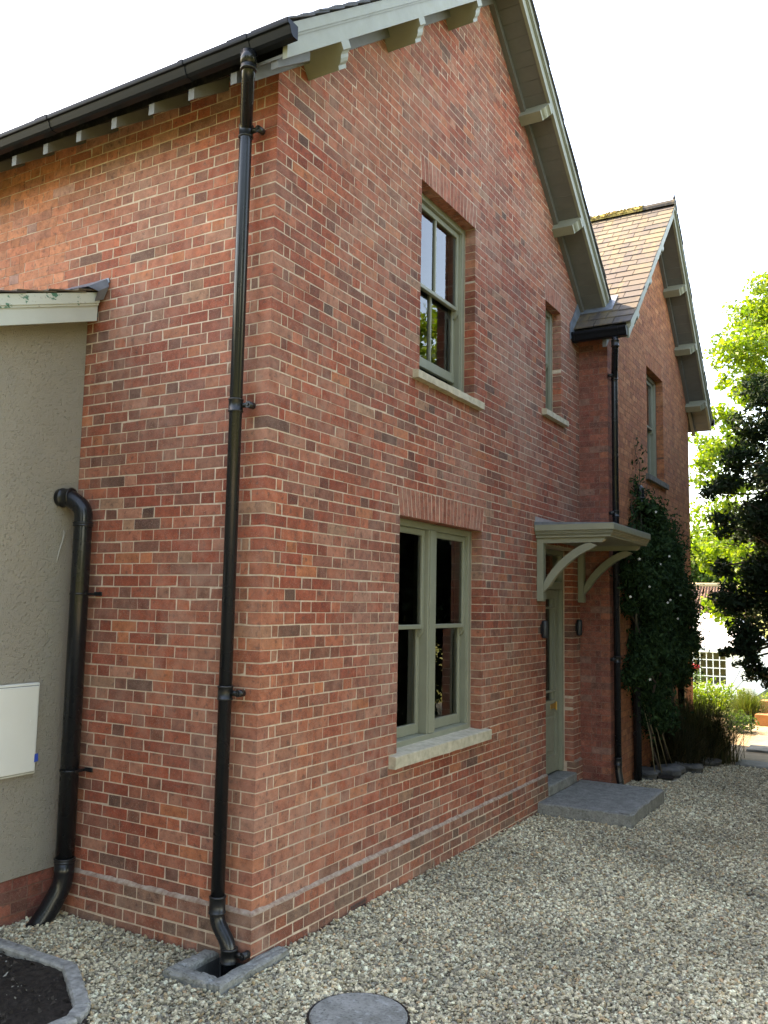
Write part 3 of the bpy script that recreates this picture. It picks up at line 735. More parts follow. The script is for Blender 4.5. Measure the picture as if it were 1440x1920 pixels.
for zc in (0.82, dz1-0.21):
    g = MB(); g.box(xa+0.007, xb-0.003, da+0.11, db-0.11, zc-0.011, zc+0.011, 0.003); g.build('glazing_bar', 'paint', door)
g = MB(); g.add([(-0.19, da+0.1, 0.71), (-0.19, db-0.1, 0.71), (-0.19, db-0.1, dz1-0.1), (-0.19, da+0.1, dz1-0.1)], [(0, 1, 2, 3)]); g.build('pane', 'door_glass', door)
g = MB(); g.add([(-0.17, y0+0.06, 2.07), (-0.17, y1-0.06, 2.07), (-0.17, y1-0.06, z1-0.055), (-0.17, y0+0.06, z1-0.055)], [(0, 1, 2, 3)]); g.build('fanlight_pane', 'glass', door)
g = MB(); g.box(xb-0.001, xb+0.008, db-0.29, db-0.13, 0.62, 0.68, 0.003); g.box(xb+0.007, xb+0.03, db-0.155, db-0.138, 0.60, 0.70, 0.006); g.build('letter_plate', 'brass', door)
# sill under the door
t = MB(); t.box(-0.28, 0.045, y0+0.003, y1-0.003, -0.228, -0.112, 0.012)
th = t.build('threshold_stone', 'step', None); tag(th, 'grey stone threshold under the green front door', 'threshold')

# ------------------------------------------------------------------ roofs
roof = MB()
ov = 0.30
prof = [(-0.24, zs_main(-0.24)+0.022), (APY, APZ+0.022), (6.75, zs_main(6.75)+0.022), (6.75, zs_main(6.75)+0.155), (APY, APZ+0.155), (-0.24, zs_main(-0.24)+0.155)]
roof.prism(prof, 'x', -7.2, ov-0.012); roof.prism([(-0.41, zs_main(-0.41)+0.156), (-0.1, zs_main(-0.1)+0.156), (-0.1, zs_main(-0.1)+0.19), (-0.41, zs_main(-0.41)+0.18)], 'x', -7.2, ov-0.013)
main_roof = roof.build('main_roof', 'slate_dark', house)
wr = MB(); prof = [(YW-0.20, zs_wing(YW-0.20)+0.022), (AWY, AWZ+0.022), (YF+0.36, zs_wing(YF+0.36)+0.022), (YF+0.36, zs_wing(YF+0.36)+0.175), (AWY, AWZ+0.175), (YW-0.20, zs_wing(YW-0.20)+0.175)]
wr.prism(prof, 'x', 0.008, XW+ov-0.012)
prof2 = [(6.3, zs_wing(6.3)+0.03), (AWY, AWZ+0.03), (YF+0.36, zs_wing(YF+0.36)+0.03), (YF+0.36, zs_wing(YF+0.36)+0.174), (AWY, AWZ+0.174), (6.3, zs_wing(6.3)+0.174)]
wr.prism(prof2, 'x', -6.5, 0.007)
wing_roof = wr.build('wing_roof', 'slate_dark', house)
def slope_piece(parent, name, mat, x0, x1, ya, yb, zfun, o0, o1, tilt=0.0, col=(1, 1, 1), jit=0.0):
    """board/slate lying on a slope between ya..yb, vertical offsets o0..o1; tilt lifts the lower edge"""
    za, zb = zfun(ya), zfun(yb); low = 'a' if za < zb else 'b'
    la = tilt if low == 'a' else 0; lb = tilt if low == 'b' else 0
    j = lambda: RNG.uniform(-jit, jit) if jit else 0
    m = MB(); m.col = tuple(col)
    vs = [(x0+j(), ya, za+o0+la), (x1+j(), ya, za+o0+la), (x1+j(), yb, zb+o0+lb), (x0+j(), yb, zb+o0+lb), (x0, ya, za+o1+la), (x1, ya, za+o1+la), (x1, yb, zb+o1+lb), (x0, yb, zb+o1+lb)]
    fs = [(3, 2, 1, 0), (4, 5, 6, 7), (0, 1, 5, 4), (1, 2, 6, 5), (2, 3, 7, 6), (3, 0, 4, 7)]
    if yb < ya: fs = [tuple(reversed(q)) for q in fs]
    c = np.mean(vs, 0); m.add(vs, fs)
    return m.build(name, mat, parent, tuple(c), True)
def verge(parent, zf, apy, ylo, yhi, xw, corbels, prefix, soff=True):
    xo = xw+ov
    for side, ye in ((-1, ylo), (1, yhi)):
        # bargeboard: lower board and proud upper fascia
        b = MB(); e = 0.0006*side
        ya, yb = (ye, apy) if side < 0 else (apy, ye)
        quad = lambda o0, o1: [(ya, zf(ya)+o0), (yb, zf(yb)+o0), (yb, zf(yb)+o1), (ya, zf(ya)+o1)]
        b.prism(quad(-0.015, 0.125), 'x', xo-0.012, xo+0.022); b.prism(quad(0.1255, 0.20), 'x', xo-0.010, xo+0.044); b.prism(quad(0.108, 0.125), 'x', xo+0.022, xo+0.033)
        b.build('bargeboard', 'paint', parent)
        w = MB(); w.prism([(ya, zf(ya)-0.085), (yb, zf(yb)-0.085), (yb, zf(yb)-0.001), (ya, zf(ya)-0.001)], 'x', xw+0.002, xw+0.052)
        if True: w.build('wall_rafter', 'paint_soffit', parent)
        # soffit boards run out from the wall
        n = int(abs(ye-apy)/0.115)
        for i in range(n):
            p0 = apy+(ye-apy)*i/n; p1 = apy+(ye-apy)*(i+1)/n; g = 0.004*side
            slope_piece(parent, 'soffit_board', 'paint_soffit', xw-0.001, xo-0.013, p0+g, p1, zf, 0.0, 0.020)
    for yc in corbels:
        side = -1 if yc < apy else 1; t = (zf(yc+0.01)-zf(yc-0.01))/0.02; L = math.hypot(1, t); ty, tz = 1/L, t/L; ny, nz = tz, -ty   # n: down, square to slope
        if nz > 0: ny, nz = -ny, -nz
        W2, D = 0.055, 0.165; base = np.array([0, yc, zf(yc)])
        prof = [(xw, 0.0), (xo+0.0205, 0.0), (xo+0.0205, 0.062), (xo+0.004, 0.070), (xo-0.010, 0.085), (xo-0.016, 0.105), (xo-0.03, 0.125), (xo-0.05, 0.14), (xo-0.055, D), (xw, D)]
        vs = []; k = len(prof)
        for sgn in (-1, 1):
            for px, pd in prof: vs.append(base+np.array([px, sgn*W2*ty+ny*pd, sgn*W2*tz+nz*pd]))
        fs = [tuple(range(k)), tuple(range(k, 2*k))[::-1]]+[(i, k+i, k+(i+1) % k, (i+1) % k) for i in range(k)]
        m = MB(); m.add(vs, fs); o = m.build('purlin_end', 'paint', parent)
        o.data.validate()
verge(main_roof, zs_main, APY, -0.335, 6.33, 0.0, (0.26, 1.30, 2.36, 4.26, 5.32), 'm')
verge(wing_roof, zs_wing, AWY, YW-0.205, YF+0.33, XW, (6.40, 7.10, 7.85, 9.46, 10.22, 11.02), 'w')
# slates
SLC = [(0.052, 0.042, 0.038), (0.072, 0.055, 0.040), (0.092, 0.068, 0.043), (0.058, 0.044, 0.040), (0.105, 0.080, 0.050), (0.078, 0.058, 0.044)]
def slates(parent, mat, zf, apy, ye, x_edge, ncol, gauge, wdt, off, pal, ncap=999):
    L = abs(apy-ye)*math.hypot(1, TW if zf is zs_wing else TM); rows = int(L/gauge); side = 1 if ye > apy else -1
    for r in range(rows+1):
        y_lo = ye+(apy-ye)*(r*gauge/L); y_hi = ye+(apy-ye)*min(1, (r*gauge+gauge*1.75)/L)
        x = x_edge+RNG.uniform(-0.006, 0.006)
        for c in range(ncol):
            w = wdt*(1.5 if (c == 0 and r % 2) else 1)*RNG.uniform(0.97, 1.03)
            if c == ncol-1 and False: break
            col = np.array(pal[RNG.integers(len(pal))])*RNG.uniform(0.85, 1.15)
            slope_piece(parent, 'slate', mat, x-w+0.008, x, y_lo+RNG.uniform(-.005, .005), y_hi, zf, off+0.002*RNG.random(), off+0.014, 0.020+RNG.uniform(0, .006), col, 0.003)
            x -= w
slates(wing_roof, 'slate', zs_wing, AWY, YW-0.235, XW+ov+0.055, 10, 0.168, 0.225, 0.182, SLC)
BL = [(0.06, 0.062, 0.07), (0.075, 0.072, 0.078), (0.05, 0.052, 0.058)]
slates(main_roof, 'slate_dark', zs_main, APY, -0.40, ov+0.062, 1, 0.20, 0.28, 0.205, BL)
slates(main_roof, 'slate_dark', zs_main, APY, 6.45, ov+0.062, 1, 0.20, 0.28, 0.205, BL)
slates(wing_roof, 'slate_dark', zs_wing, AWY, YF+0.40, XW+ov+0.055, 1, 0.185, 0.28, 0.182, BL)
# ridge tiles
for k in range(7):
    m = MB(); xa = XW+ov+0.05-k*0.46; xb = xa-0.455; n = 8; t = 0.0
    vs = []; fs = []
    for xx in (xa, xb):
        for i in range(n+1):
            a = math.pi*i/n; vs.append((xx, AWY+0.12*math.cos(a)*1.0, AWZ+0.135+0.115*math.sin(a)+RNG.uniform(0, .004)))
    for i in range(n): fs.append((i, i+1, n+2+i, n+1+i))
    fs += [tuple(range(n+1))[::-1], tuple(range(n+1, 2*n+2))]
    m.add(vs, fs); m.build('ridge_tile', 'moss' if k else 'slate', wing_roof)
m = MB(); m.tube([(XW+ov+0.03, AWY, AWZ+0.22), (XW+ov+0.03, AWY, AWZ+0.30), (XW+ov+0.03, AWY, AWZ+0.36)], [0.03, 0.016, 0.004], 10); m.build('ridge_finial', 'slate_dark', wing_roof)
# moss cushions along the ridge
vs = []; fs = []
for i in range(420):
    x = RNG.uniform(-2.3, 0.25); s_ = RNG.uniform(0.012, 0.035); a = RNG.uniform(0.2, 2.3)
    c = np.array([x, AWY-0.12*math.cos(a)*(1), AWZ+0.135+0.115*math.sin(a)]); b = len(vs)
    for d in ((1, 0, 0), (0, 1, 0), (-1, 0, 0), (0, -1, 0), (0, 0, 0.9), (0, 0, -0.5)): vs.append(c+np.array(d)*s_*RNG.uniform(.7, 1.2))
    fs += [(b, b+1, b+4), (b+1, b+2, b+4), (b+2, b+3, b+4), (b+3, b, b+4), (b+1, b, b+5), (b+2, b+1, b+5), (b+3, b+2, b+5), (b, b+3, b+5)]
o = bpy.data.objects.new('moss', np_mesh('moss', np.array(vs), np.array(fs))); link(o, wing_roof, 'moss'); o['kind'] = 'stuff'
m = MB(); m.prism([(APY-0.13, APZ+0.12), (APY, APZ+0.30), (APY+0.13, APZ+0.12)], 'x', -7.2, ov+0.05); m.build('main_ridge', 'slate_dark', main_roof)
# rafter feet under the side eaves
for i in range(14):
    x = 0.255-0.345*i if i else 0.22
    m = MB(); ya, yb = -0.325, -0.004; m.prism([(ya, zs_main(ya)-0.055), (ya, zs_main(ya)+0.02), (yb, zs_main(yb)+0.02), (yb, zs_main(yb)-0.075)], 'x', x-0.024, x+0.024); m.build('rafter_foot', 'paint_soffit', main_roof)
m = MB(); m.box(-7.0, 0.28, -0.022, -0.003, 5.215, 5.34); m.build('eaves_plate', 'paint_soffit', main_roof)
# lead work where the main verge meets the wing slope
def lead(name, poly, x0, x1): m = MB(); m.prism(poly, 'x', x0, x1); m.build(name, 'lead', wing_roof)
lead('lead_flashing', [(5.80, 5.02), (5.80, 5.22), (5.92, 5.34), (6.10, 5.56), (6.30, 5.70), (6.30, 5.45), (6.15, 5.35), (5.98, 5.12)], 0.006, 0.014)
slope_piece(wing_roof, 'lead_apron', 'lead', 0.015, 0.42, 6.18, 6.47, zs_wing, 0.225, 0.232, 0, (1, 1, 1))

# ------------------------------------------------------------------ gutters
def gutter(name, x0, x1, yf, yb, zt, zb, label, unions, cat='gutter'):
    root = empty(name, (x0, yb, zt)); tag(root, label, cat)
    s = 1 if yf < yb else -1; w = abs(yb-yf)
    P = [(yb, zt), (yb, zb), (yb-s*w*0.45, zb), (yb-s*w*0.62, zb+0.012), (yb-s*w*0.72, zb+0.035), (yb-s*w*0.80, zb+0.055), (yb-s*w*0.97, zt-0.028), (yf, zt-0.018), (yf, zt)]
    inner = [(yf+s*0.004, zt), (yf+s*0.006, zt-0.02), (yb-s*w*0.76, zb+0.055), (yb-s*w*0.58, zb+0.018), (yb-s*0.004, zb+0.006), (yb-s*0.004, zt)]
    off = np.array([x0, yb, zt])
    m = MB(); m.prism(P+inner, 'x', x0, x1); o = m.build('gutter_channel', 'gutter', root); o.location = -off
    for xe in (x0, x1):
        m = MB(); m.prism(P, 'x', xe-0.003, xe+0.003); o = m.build('end_cap', 'gutter', root); o.location = -off
    Pu = [(y-(0.004*s if y != yb else 0)*1.0, z-(0.004 if z < zt-0.001 else -0.003)) for y, z in P]
    for xu, wu in unions:
        m = MB(); m.prism(Pu, 'x', xu-wu/2, xu+wu/2); o = m.build('union_clip', 'gutter', root); o.location = -off
    return root
gutter('rain_gutter', -7.0, 0.405, -0.45, -0.352, 5.108, 5.022, 'black moulded gutter along the eaves of the side wall', [(0.03, 0.15), (-0.42, 0.04), (-1.72, 0.12), (-3.2, 0.12)])
gutter('rain_gutter', 0.012, XW+ov+0.01, YW-0.335, YW-0.225, 5.115, 5.01, 'short black gutter on the wing eaves above the canopy', [(0.03, 0.03), (0.52, 0.12)])
gutter('rain_gutter', -6.0, XW+ov+0.06, YF+0.475, YF+0.365, 5.08, 4.97, 'black gutter end poking out at the far corner of the wing', [(XW+ov+0.03, 0.05)])

# ------------------------------------------------------------------ pipes
def collar(root, off, c, d, r, h=0.055, rim=0.006):
    c = np.array(c); d = np.array(d, float); d /= np.linalg.norm(d); m = MB()
    m.tube([c-d*h/2, c-d*h/2+d*0.003, c-d*h/2+d*0.010, c-d*h/2+d*0.012, c+d*h/2-d*0.012, c+d*h/2-d*0.010, c+d*h/2-d*0.003, c+d*h/2], [r, r+rim, r+rim, r+rim*.4, r+rim*.4, r+rim, r+rim, r], 24)
    o = m.build('collar', 'iron', root); o.location = -np.array(off); return o
def ear(root, off, c, u, n, r):
    """bracket ear: plate beside the pipe plus fixing boss against the wall"""
    c = np.array(c); u = np.array(u, float); n = np.array(n, float); m = MB()
    p = c+u*(r-0.006); q = c+u*(r+0.052); zv = np.array([0, 0, 1.])
    m.tube([p-n*0.012, q-n*0.012], [0.017, 0.015], 12); m.tube([q-n*0.012+n*0.012, q-n*(0.055)], [0.021, 0.021], 14); m.tube([q+n*0.0, q+n*0.008], [0.011, 0.009], 10)
    o = m.build('bracket', 'iron', root); o.location = -np.array(off)
# main downpipe
R = 0.040; px, py = -0.180, -0.088
root = empty('downpipe', (px, py, -0.25)); tag(root, 'shiny black downpipe beside the front corner of the house', 'downpipe'); off = (px, py, -0.25)
def pipe(root, off, pts, r, r_b=0.07, seg=28, name='pipe', mat='black'):
    m = MB(); m.tube(bend(pts, r_b, 8), r, seg); o = m.build(name, mat, root); o.location = -np.array(off); return o
top = (0.08, -0.392, 5.02)
pipe(root, off, [top, (top[0], top[1], 4.92), (px, py, 4.79), (px, py, 4.70), (px, py, 0.06)], R, 0.10)
pipe(root, off, [(px, py, 0.04), (px, py, -0.045), (px+0.10, py+0.0, -0.165), (px+0.10, py, -0.34)], R+0.003, 0.06, name='swan_neck')
m = MB(); m.tube([(top[0], top[1], 5.03), (top[0], top[1], 4.95)], [R+0.012, R+0.008], 24); o = m.build('outlet', 'black', root); o.location = -np.array(off)
collar(root, off, (top[0], top[1], 4.955), (0, 0, 1), R+0.003, 0.075)
for z in (4.76, 2.985, 1.25): collar(root, off, (px, py, z), (0, 0, 1), R+0.002, 0.085); ear(root, off, (px, py, z), (1, 0, 0), (0, -1, 0), R)
collar(root, off, (px, py, 0.045), (0, 0, 1), R+0.004, 0.10); collar(root, off, (px+0.10, py, -0.215), (0, 0, 1), R+0.005, 0.085); ear(root, off, (px+0.10, py, -0.205), (1, 0, 0), (0, -1, 0), R)
# soil pipe
sx, sy, R2 = -1.475, -0.10, 0.060
root = empty('soil_pipe', (sx, sy, -0.25)); tag(root, 'fat black soil pipe with elbows between render and brick wall', 'soil pipe'); off = (sx, sy, -0.25)
pipe(root, off, [(-1.665, -0.155, 2.475), (-1.585, -0.135, 2.475), (sx, sy, 2.40), (sx, sy, 2.28), (sx, sy, 0.03)], R2, 0.10, 32)
pipe(root, off, [(sx, sy, 0.10), (sx, sy, -0.06), (sx-0.04, sy-0.09, -0.235), (sx-0.07, sy-0.16, -0.33)], R2+0.004, 0.10, 32, name='shoe')
collar(root, off, (-1.60, -0.139, 2.475), (1, 0.25, 0), R2+0.001, 0.08, 0.007); collar(root, off, (sx, sy, 2.29), (0, 0, 1), R2+0.001, 0.03, 0.007); collar(root, off, (sx, sy, 0.09), (0, 0, 1), R2+0.003, 0.03, 0.006)
for z in (1.82, 0.66):
    m = MB(); m.tube([(sx, sy, z-0.006), (sx, sy, z+0.006)], R2+0.004, 28); m.box(sx+R2, sx+R2+0.075, sy+0.07, sy+0.078, z-0.012, z+0.016, 0.003); m.box(sx+R2-0.01, sx+R2+0.012, sy-0.01, sy+0.078, z-0.008, z+0.008, 0.002); m.tube([(sx+R2+0.06, sy+0.068, z+0.002), (sx+R2+0.06, sy+0.071, z+0.002)], 0.006, 10)
    o = m.build('bracket', 'black', root); o.location = -np.array(off)
# wing downpipe
px2, py2 = XW+0.065, YW+0.075
root = empty('downpipe', (px2, py2, -0.3)); tag(root, 'black downpipe on the wing corner beside the doorstep', 'downpipe'); off = (px2, py2, -0.3); R3 = 0.039
pipe(root, off, [(0.535, YW-0.28, 5.0), (0.535, YW-0.28, 4.90), (px2, py2, 4.62), (px2, py2, 4.45), (px2, py2, 0.02)], R3, 0.10)
pipe(root, off, [(px2, py2, 0.02), (px2, py2, -0.10), (px2+0.03, py2-0.02, -0.24), (px2+0.05, py2-0.03, -0.36)], R3+0.004, 0.06, name='shoe')
for z in (4.61, 2.92, 1.18): collar(root, off, (px2, py2, z), (0, 0, 1), R3+0.002, 0.08); ear(root, off, (px2, py2, z), (0, -1, 0), (1, 0, 0), R3)
collar(root, off, (0.535, YW-0.28, 4.92), (0, 0, 1), R3+0.004, 0.08); collar(root, off, (px2, py2, 0.0), (0, 0, 1), R3+0.004, 0.09)
# waste stack half hidden by the climber, and the far stack
root = empty('waste_pipe', (XW+0.08, 7.10, -0.3)); tag(root, 'black waste pipe rising behind the dark climber', 'waste pipe'); off = (XW+0.08, 7.10, -0.3)
pipe(root, off, [(XW-0.01, 7.42, 3.38), (XW+0.075, 7.42, 3.38), (XW+0.075, 7.42, 2.3), (XW+0.075, 7.10, 1.9), (XW+0.075, 7.10, -0.36)], 0.05, 0.10); collar(root, off, (XW+0.075, 7.42, 3.22), (0, 0, 1), 0.051, 0.06)
root = empty('soil_pipe', (XW+0.09, 9.75, -0.3)); tag(root, 'black soil pipe on the wing beyond the climber, nearest the grass clump', 'soil pipe'); off = (XW+0.09, 9.75, -0.3)
pipe(root, off, [(XW-0.01, 9.75, 2.75), (XW+0.085, 9.75, 2.75), (XW+0.085, 9.75, 2.5), (XW+0.085, 9.75, -0.36)], 0.055, 0.08); collar(root, off, (XW+0.085, 9.75, 0.9), (0, 0, 1), 0.056, 0.06); collar(root, off, (XW+0.085, 9.75, 1.9), (0, 0, 1), 0.056, 0.06)

# ------------------------------------------------------------------ lean-to extension
LX = -LEAN_X
ext = empty('lean_to', (LX, -1.0, -0.3)); tag(ext, 'lean-to extension with grey roughcast render against the side wall', 'extension'); eo = np.array((LX, -1.0, -0.3))
def eb(m, name, mat, parent=ext): o = m.build(name, mat, parent); o.location = -eo if parent is ext else (0, 0, 0); return o
zl = lambda y: 3.742+0.34*(y+0.04)
m = MB(); m.prism([(-0.004, 0.0), (-0.004, zl(0)+0.05), (-6.0, zl(-6.0)+0.05), (-6.0, 0.0)], 'x', LX-3.2, LX); rw = eb(m, 'render_wall', 'render')
m = MB(); m.box(LX-3.19, LX-0.012, -5.99, -0.03, -0.5, -0.001); pc = eb(m, 'plinth', 'mortar_side')
BE = BrickWall((LX-0.008, 0, 0), (0, -1, 0), (1, 0, 0)); BE.lay(3.0, range(-6, 0), lambda k, a, b: [(0.03, 2.6)], lambda k: [(0, SB)] if k % 2 else [(0, HB)], lambda u, z: SIDE_PAL)
for it in BE.items:
    if it['v'][:, 2].mean() > -0.3 and it['v'][:, 1].mean() > -1.0: b_ = one_brick(it, BE, 'brick', 'brick', pc)
rest = [it for it in BE.items if not (it['v'][:, 2].mean() > -0.3 and it['v'][:, 1].mean() > -1.0)]
b_ = join_bricks(rest, BE, 'brickwork', 'brick', pc, 'stuff')
# roof verge
q = lambda o0, o1, ya=-6.2, yb=-0.045: [(ya, zl(ya)+o0), (yb, zl(yb)+o0), (yb, zl(yb)+o1), (ya, zl(ya)+o1)]
m = MB(); m.prism(q(0.0, 0.128), 'x', -1.545, -1.515); eb(m, 'bargeboard', 'white_paint' if False else simple('pale_green_paint', (0.47, 0.50, 0.46, 1), 0.5, 0.05, 4))
m = MB(); m.prism(q(0.1285, 0.205), 'x', -1.545, -1.497); m.prism(q(0.112, 0.128), 'x', -1.515, -1.505); eb(m, 'verge_fascia', 'old_paint')
m = MB(); m.prism(q(0.03, 0.19, -6.2, -0.01), 'x', LX-3.2, -1.546); eb(m, 'roof_deck', 'slate_dark')
for r in range(8):
    yl = -0.24-r*0.235
    m = MB(); m.col = SLC[r % len(SLC)]; jx = RNG.uniform(-.006, .006)
    m.add([(-1.80, yl, zl(yl)+0.223), (-1.488+jx, yl, zl(yl)+0.223), (-1.488+jx, yl+0.30, zl(yl+0.30)+0.207), (-1.80, yl+0.30, zl(yl+0.30)+0.207), (-1.80, yl, zl(yl)+0.234), (-1.488+jx, yl, zl(yl)+0.234), (-1.488+jx, yl+0.30, zl(yl+0.30)+0.215), (-1.80, yl+0.30, zl(yl+0.30)+0.215)], [(3, 2, 1, 0), (4, 5, 6, 7), (0, 1, 5, 4), (1, 2, 6, 5), (2, 3, 7, 6), (3, 0, 4, 7)])
    o = m.build('slate', 'slate', ext, None, True); o.location = -eo
m = MB(); m.prism([(-1.445, 4.02), (-1.455, 4.055), (-1.87, 4.04), (-1.87, 4.00)], 'y', -0.006, -0.014)
m.add([(-1.47, -0.014, 4.05), (-1.87, -0.014, 4.04), (-1.87, -0.17, 3.965), (-1.49, -0.16, 3.95), (-1.455, -0.10, 3.93), (-1.445, -0.014, 3.99), (-1.485, -0.10, 3.86), (-1.485, -0.02, 3.90)], [(0, 1, 2, 3), (0, 3, 4, 5), (5, 4, 6, 7)])
eb(m, 'lead_flashing', 'lead')
# meter cabinet
mc = empty('meter_box', (LX, -0.52, 0.65)); tag(mc, 'white meter box with a scrap of blue tape on the render wall', 'meter box'); mo = np.array((LX, -0.52, 0.65))
m = MB(); m.box(LX+0.0005, LX+0.028, -0.79, -0.245, 0.645, 1.232, 0.006); o = m.build('case', 'white', mc); o.location = -mo
m = MB(); m.box(LX+0.0281, LX+0.0292, -0.780, -0.257, 0.657, 1.217); o = m.build('lid_gap_shade', simple('gap_shade_grey', (0.25, 0.25, 0.23, 1), 0.7), mc); o.location = -mo  # darker plate behind the lid, painted shade for the gap around it
m = MB(); m.box(LX+0.0295, LX+0.040, -0.775, -0.262, 0.662, 1.212, 0.004); o = m.build('lid', 'white', mc); o.location = -mo
m = MB(); m.tube([(LX+0.038, -0.305, 0.985), (LX+0.043, -0.305, 0.985)], 0.012, 16); o = m.build('lock', 'white', mc); o.location = -mo
m = MB(); m.add([(LX+0.0415, -0.270, 0.72), (LX+0.0415, -0.238, 0.726), (LX+0.02, -0.228, 0.75), (LX+0.0415, -0.242, 0.775), (LX+0.0415, -0.268, 0.772)], [(0, 1, 2, 3, 4)]); o = m.build('blue_tape', 'blue_tape', mc); o.location = -mo
m = MB(); m.tube(bend([(LX-0.01, -0.105, 2.255), (LX+0.012, -0.11, 2.245), (LX+0.014, -0.12, 2.19), (LX+0.010, -0.145, 2.10), (LX+0.006, -0.155, 2.03)], 0.03, 5), 0.0038, 8); o = m.build('loose_cable', 'cable'); tag(o, 'thin pale cable end sticking out of the render beside the soil pipe', 'cable')

# ------------------------------------------------------------------ door canopy
can = empty('door_canopy', (0, 5.37, 2.5)); tag(can, 'sage green flat canopy on curved brackets over the front door', 'canopy'); co = np.array((0, 5.37, 2.5))
def cb(m, name, mat='paint'): o = m.build(name, mat, can); o.location = -co; return o
cy0, cy1 = 4.585, 6.152; xr = 0.855
def tier(name, inset, za, zb, bev=0.004): m = MB(); m.box(0.004, xr-inset, cy0+inset, cy1-(0 if inset == 0 else 0.002), za, zb, bev); cb(m, name)
tier('fascia', 0.0, 2.585, 2.652, 0.005); tier('moulding', 0.016, 2.568, 2.5845); tier('moulding', 0.024, 2.552, 2.5675); tier('moulding', 0.034, 2.540, 2.5515, 0.006); tier('soffit', 0.045, 2.515, 2.5395)
m = MB(); m.prism([(0.004, 2.6525), (xr-0.004, 2.6525), (xr-0.004, 2.657), (0.004, 2.685)], 'y', cy0+0.003, cy1-0.003); cb(m, 'lead_top', 'lead')
m = MB(); m.prism([(4.60, 2.664), (4.60, 2.745), (6.14, 2.745), (6.14, 2.664)], 'x', 0.006, 0.011); cb(m, 'flashing', simple('mortar_flash', (0.33, 0.28, 0.26, 1), 0.8))
for ya in (4.655, 6.055):
    yb = ya+0.085
    m = MB(); m.box(0.006, 0.078, ya, yb, 1.845, 2.514, 0.004); cb(m, 'bracket_post')
    m = MB(); m.prism([(0.079, 2.462), (0.70, 2.462), (0.735, 2.49), (0.74, 2.514), (0.079, 2.514)], 'y', ya+0.006, yb-0.006); cb(m, 'bracket_beam')
    pts_o = []; pts_i = []
    for k in range(15):
        t = k/14*math.pi/2
        pts_o.append((0.60-0.5215*math.cos(t)**1.15 if t < math.pi/2 else 0.60, 2.00+0.4615*math.sin(t)**1.15)); pts_i.append((0.64-0.50*math.cos(t)**1.0, 1.945+0.44*math.sin(t)))
    pts_o = [(0.079+0.52*(1-math.cos(k/14*1.25))/(1-math.cos(1.25)) if False else 0.079+0.50*(k/14)**1.25, 2.03+0.43*(1-(1-k/14)**1.45)) for k in range(15)]
    pts_i = [(x+0.045+0.01*math.sin(k/14*3.14), z-0.062) for k, (x, z) in enumerate(pts_o)]; pts_i[0] = (0.079, pts_o[0][1]-0.085); pts_i[-1] = (pts_o[-1][0]+0.075, pts_o[-1][1]-0.03)
    m = MB(); vs = []; n = len(pts_o)
    for yy in (ya+0.012, yb-0.012):
        for a in pts_o: vs.append((a[0], yy, a[1]))
        for a in pts_i: vs.append((a[0], yy, a[1]))
    fs = []
    for k in range(n-1):
        fs += [(k, k+1, n+k+1, n+k), (2*n+k, 3*n+k, 3*n+k+1, 2*n+k+1), (k, 2*n+k, 2*n+k+1, k+1), (n+k, n+k+1, 3*n+k+1, 3*n+k)]
    fs += [(0, n, 3*n, 2*n), (n-1, 3*n-1, 4*n-1, 2*n-1)]
    m.add(vs, fs); cb(m, 'curved_brace')
for ya, lab in ((4.80, 'dark wall light to the left of the front door'), (5.99, 'dark wall light to the right of the front door, in the corner')):
    m = MB(); m.box(0.004, 0.012, ya-0.025, ya+0.025, 1.50, 1.60, 0.002); m.tube([(0.045, ya, 1.455), (0.045, ya, 1.47), (0.045, ya, 1.625), (0.045, ya, 1.64)], [0.028, 0.034, 0.034, 0.028], 20); o = m.build('wall_light', 'lamp'); tag(o, lab, 'wall light', 'lights either side of the door')

# ------------------------------------------------------------------ step, gully, manhole, kerbs
st = empty('door_step', (0.5, 5.3, -0.36)); tag(st, 'broad blue grey concrete doorstep slab in the gravel', 'doorstep'); so_ = np.array((0.5, 5.3, -0.36))
def rough_slab(name, x0, x1, y0, y1, z0, z1, mat, parent=None, off=None, amp=0.006, n=12, seed=1):
    r = np.random.default_rng(seed); m = MB(); vs = []; ring = []
    def edge(a, b, k): return [(a[0]+(b[0]-a[0])*i/k, a[1]+(b[1]-a[1])*i/k) for i in range(k)]
    per = edge((x0, y0), (x1, y0), n)+edge((x1, y0), (x1, y1), n)+edge((x1, y1), (x0, y1), n)+edge((x0, y1), (x0, y0), n)
    cx, cy = (x0+x1)/2, (y0+y1)/2; k = len(per)
    for lvl, (zz, ins) in enumerate(((z0, 0.0), (z1-0.014, 0.0), (z1-0.004, 0.006), (z1, 0.018))):
        for (px, py) in per:
            d = np.array([cx-px, cy-py]); sx = np.sign(d[0])*min(ins, abs(d[0])); sy = np.sign(d[1])*min(ins, abs(d[1]))
            vs.append((px+sx+r.uniform(-amp, amp)*(lvl < 3), py+sy+r.uniform(-amp, amp)*(lvl < 3), zz+r.uniform(-amp, amp)*0.4*(lvl > 0)))
    fs = [(l*k+i, l*k+(i+1) % k, (l+1)*k+(i+1) % k, (l+1)*k+i) for l in range(3) for i in range(k)]
    fs.append(tuple(range(3*k, 4*k))); m.add(vs, fs)
    o = m.build(name, mat, parent)
    if off is not None: o.location = -np.array(off)
    return o
rough_slab('slab', 0.03, 0.985, 4.62, 6.05, -0.50, -0.222, 'step', st, so_, 0.007, 14, 3)
m = MB(); m.box(0.860, 0.968, 4.64, 6.03, -0.2225, -0.2165, 0.003); m.box(0.05, 0.968, 5.915, 6.03, -0.2222, -0.2168, 0.003); o = m.build('raised_border', 'step', st); o.location = -so_
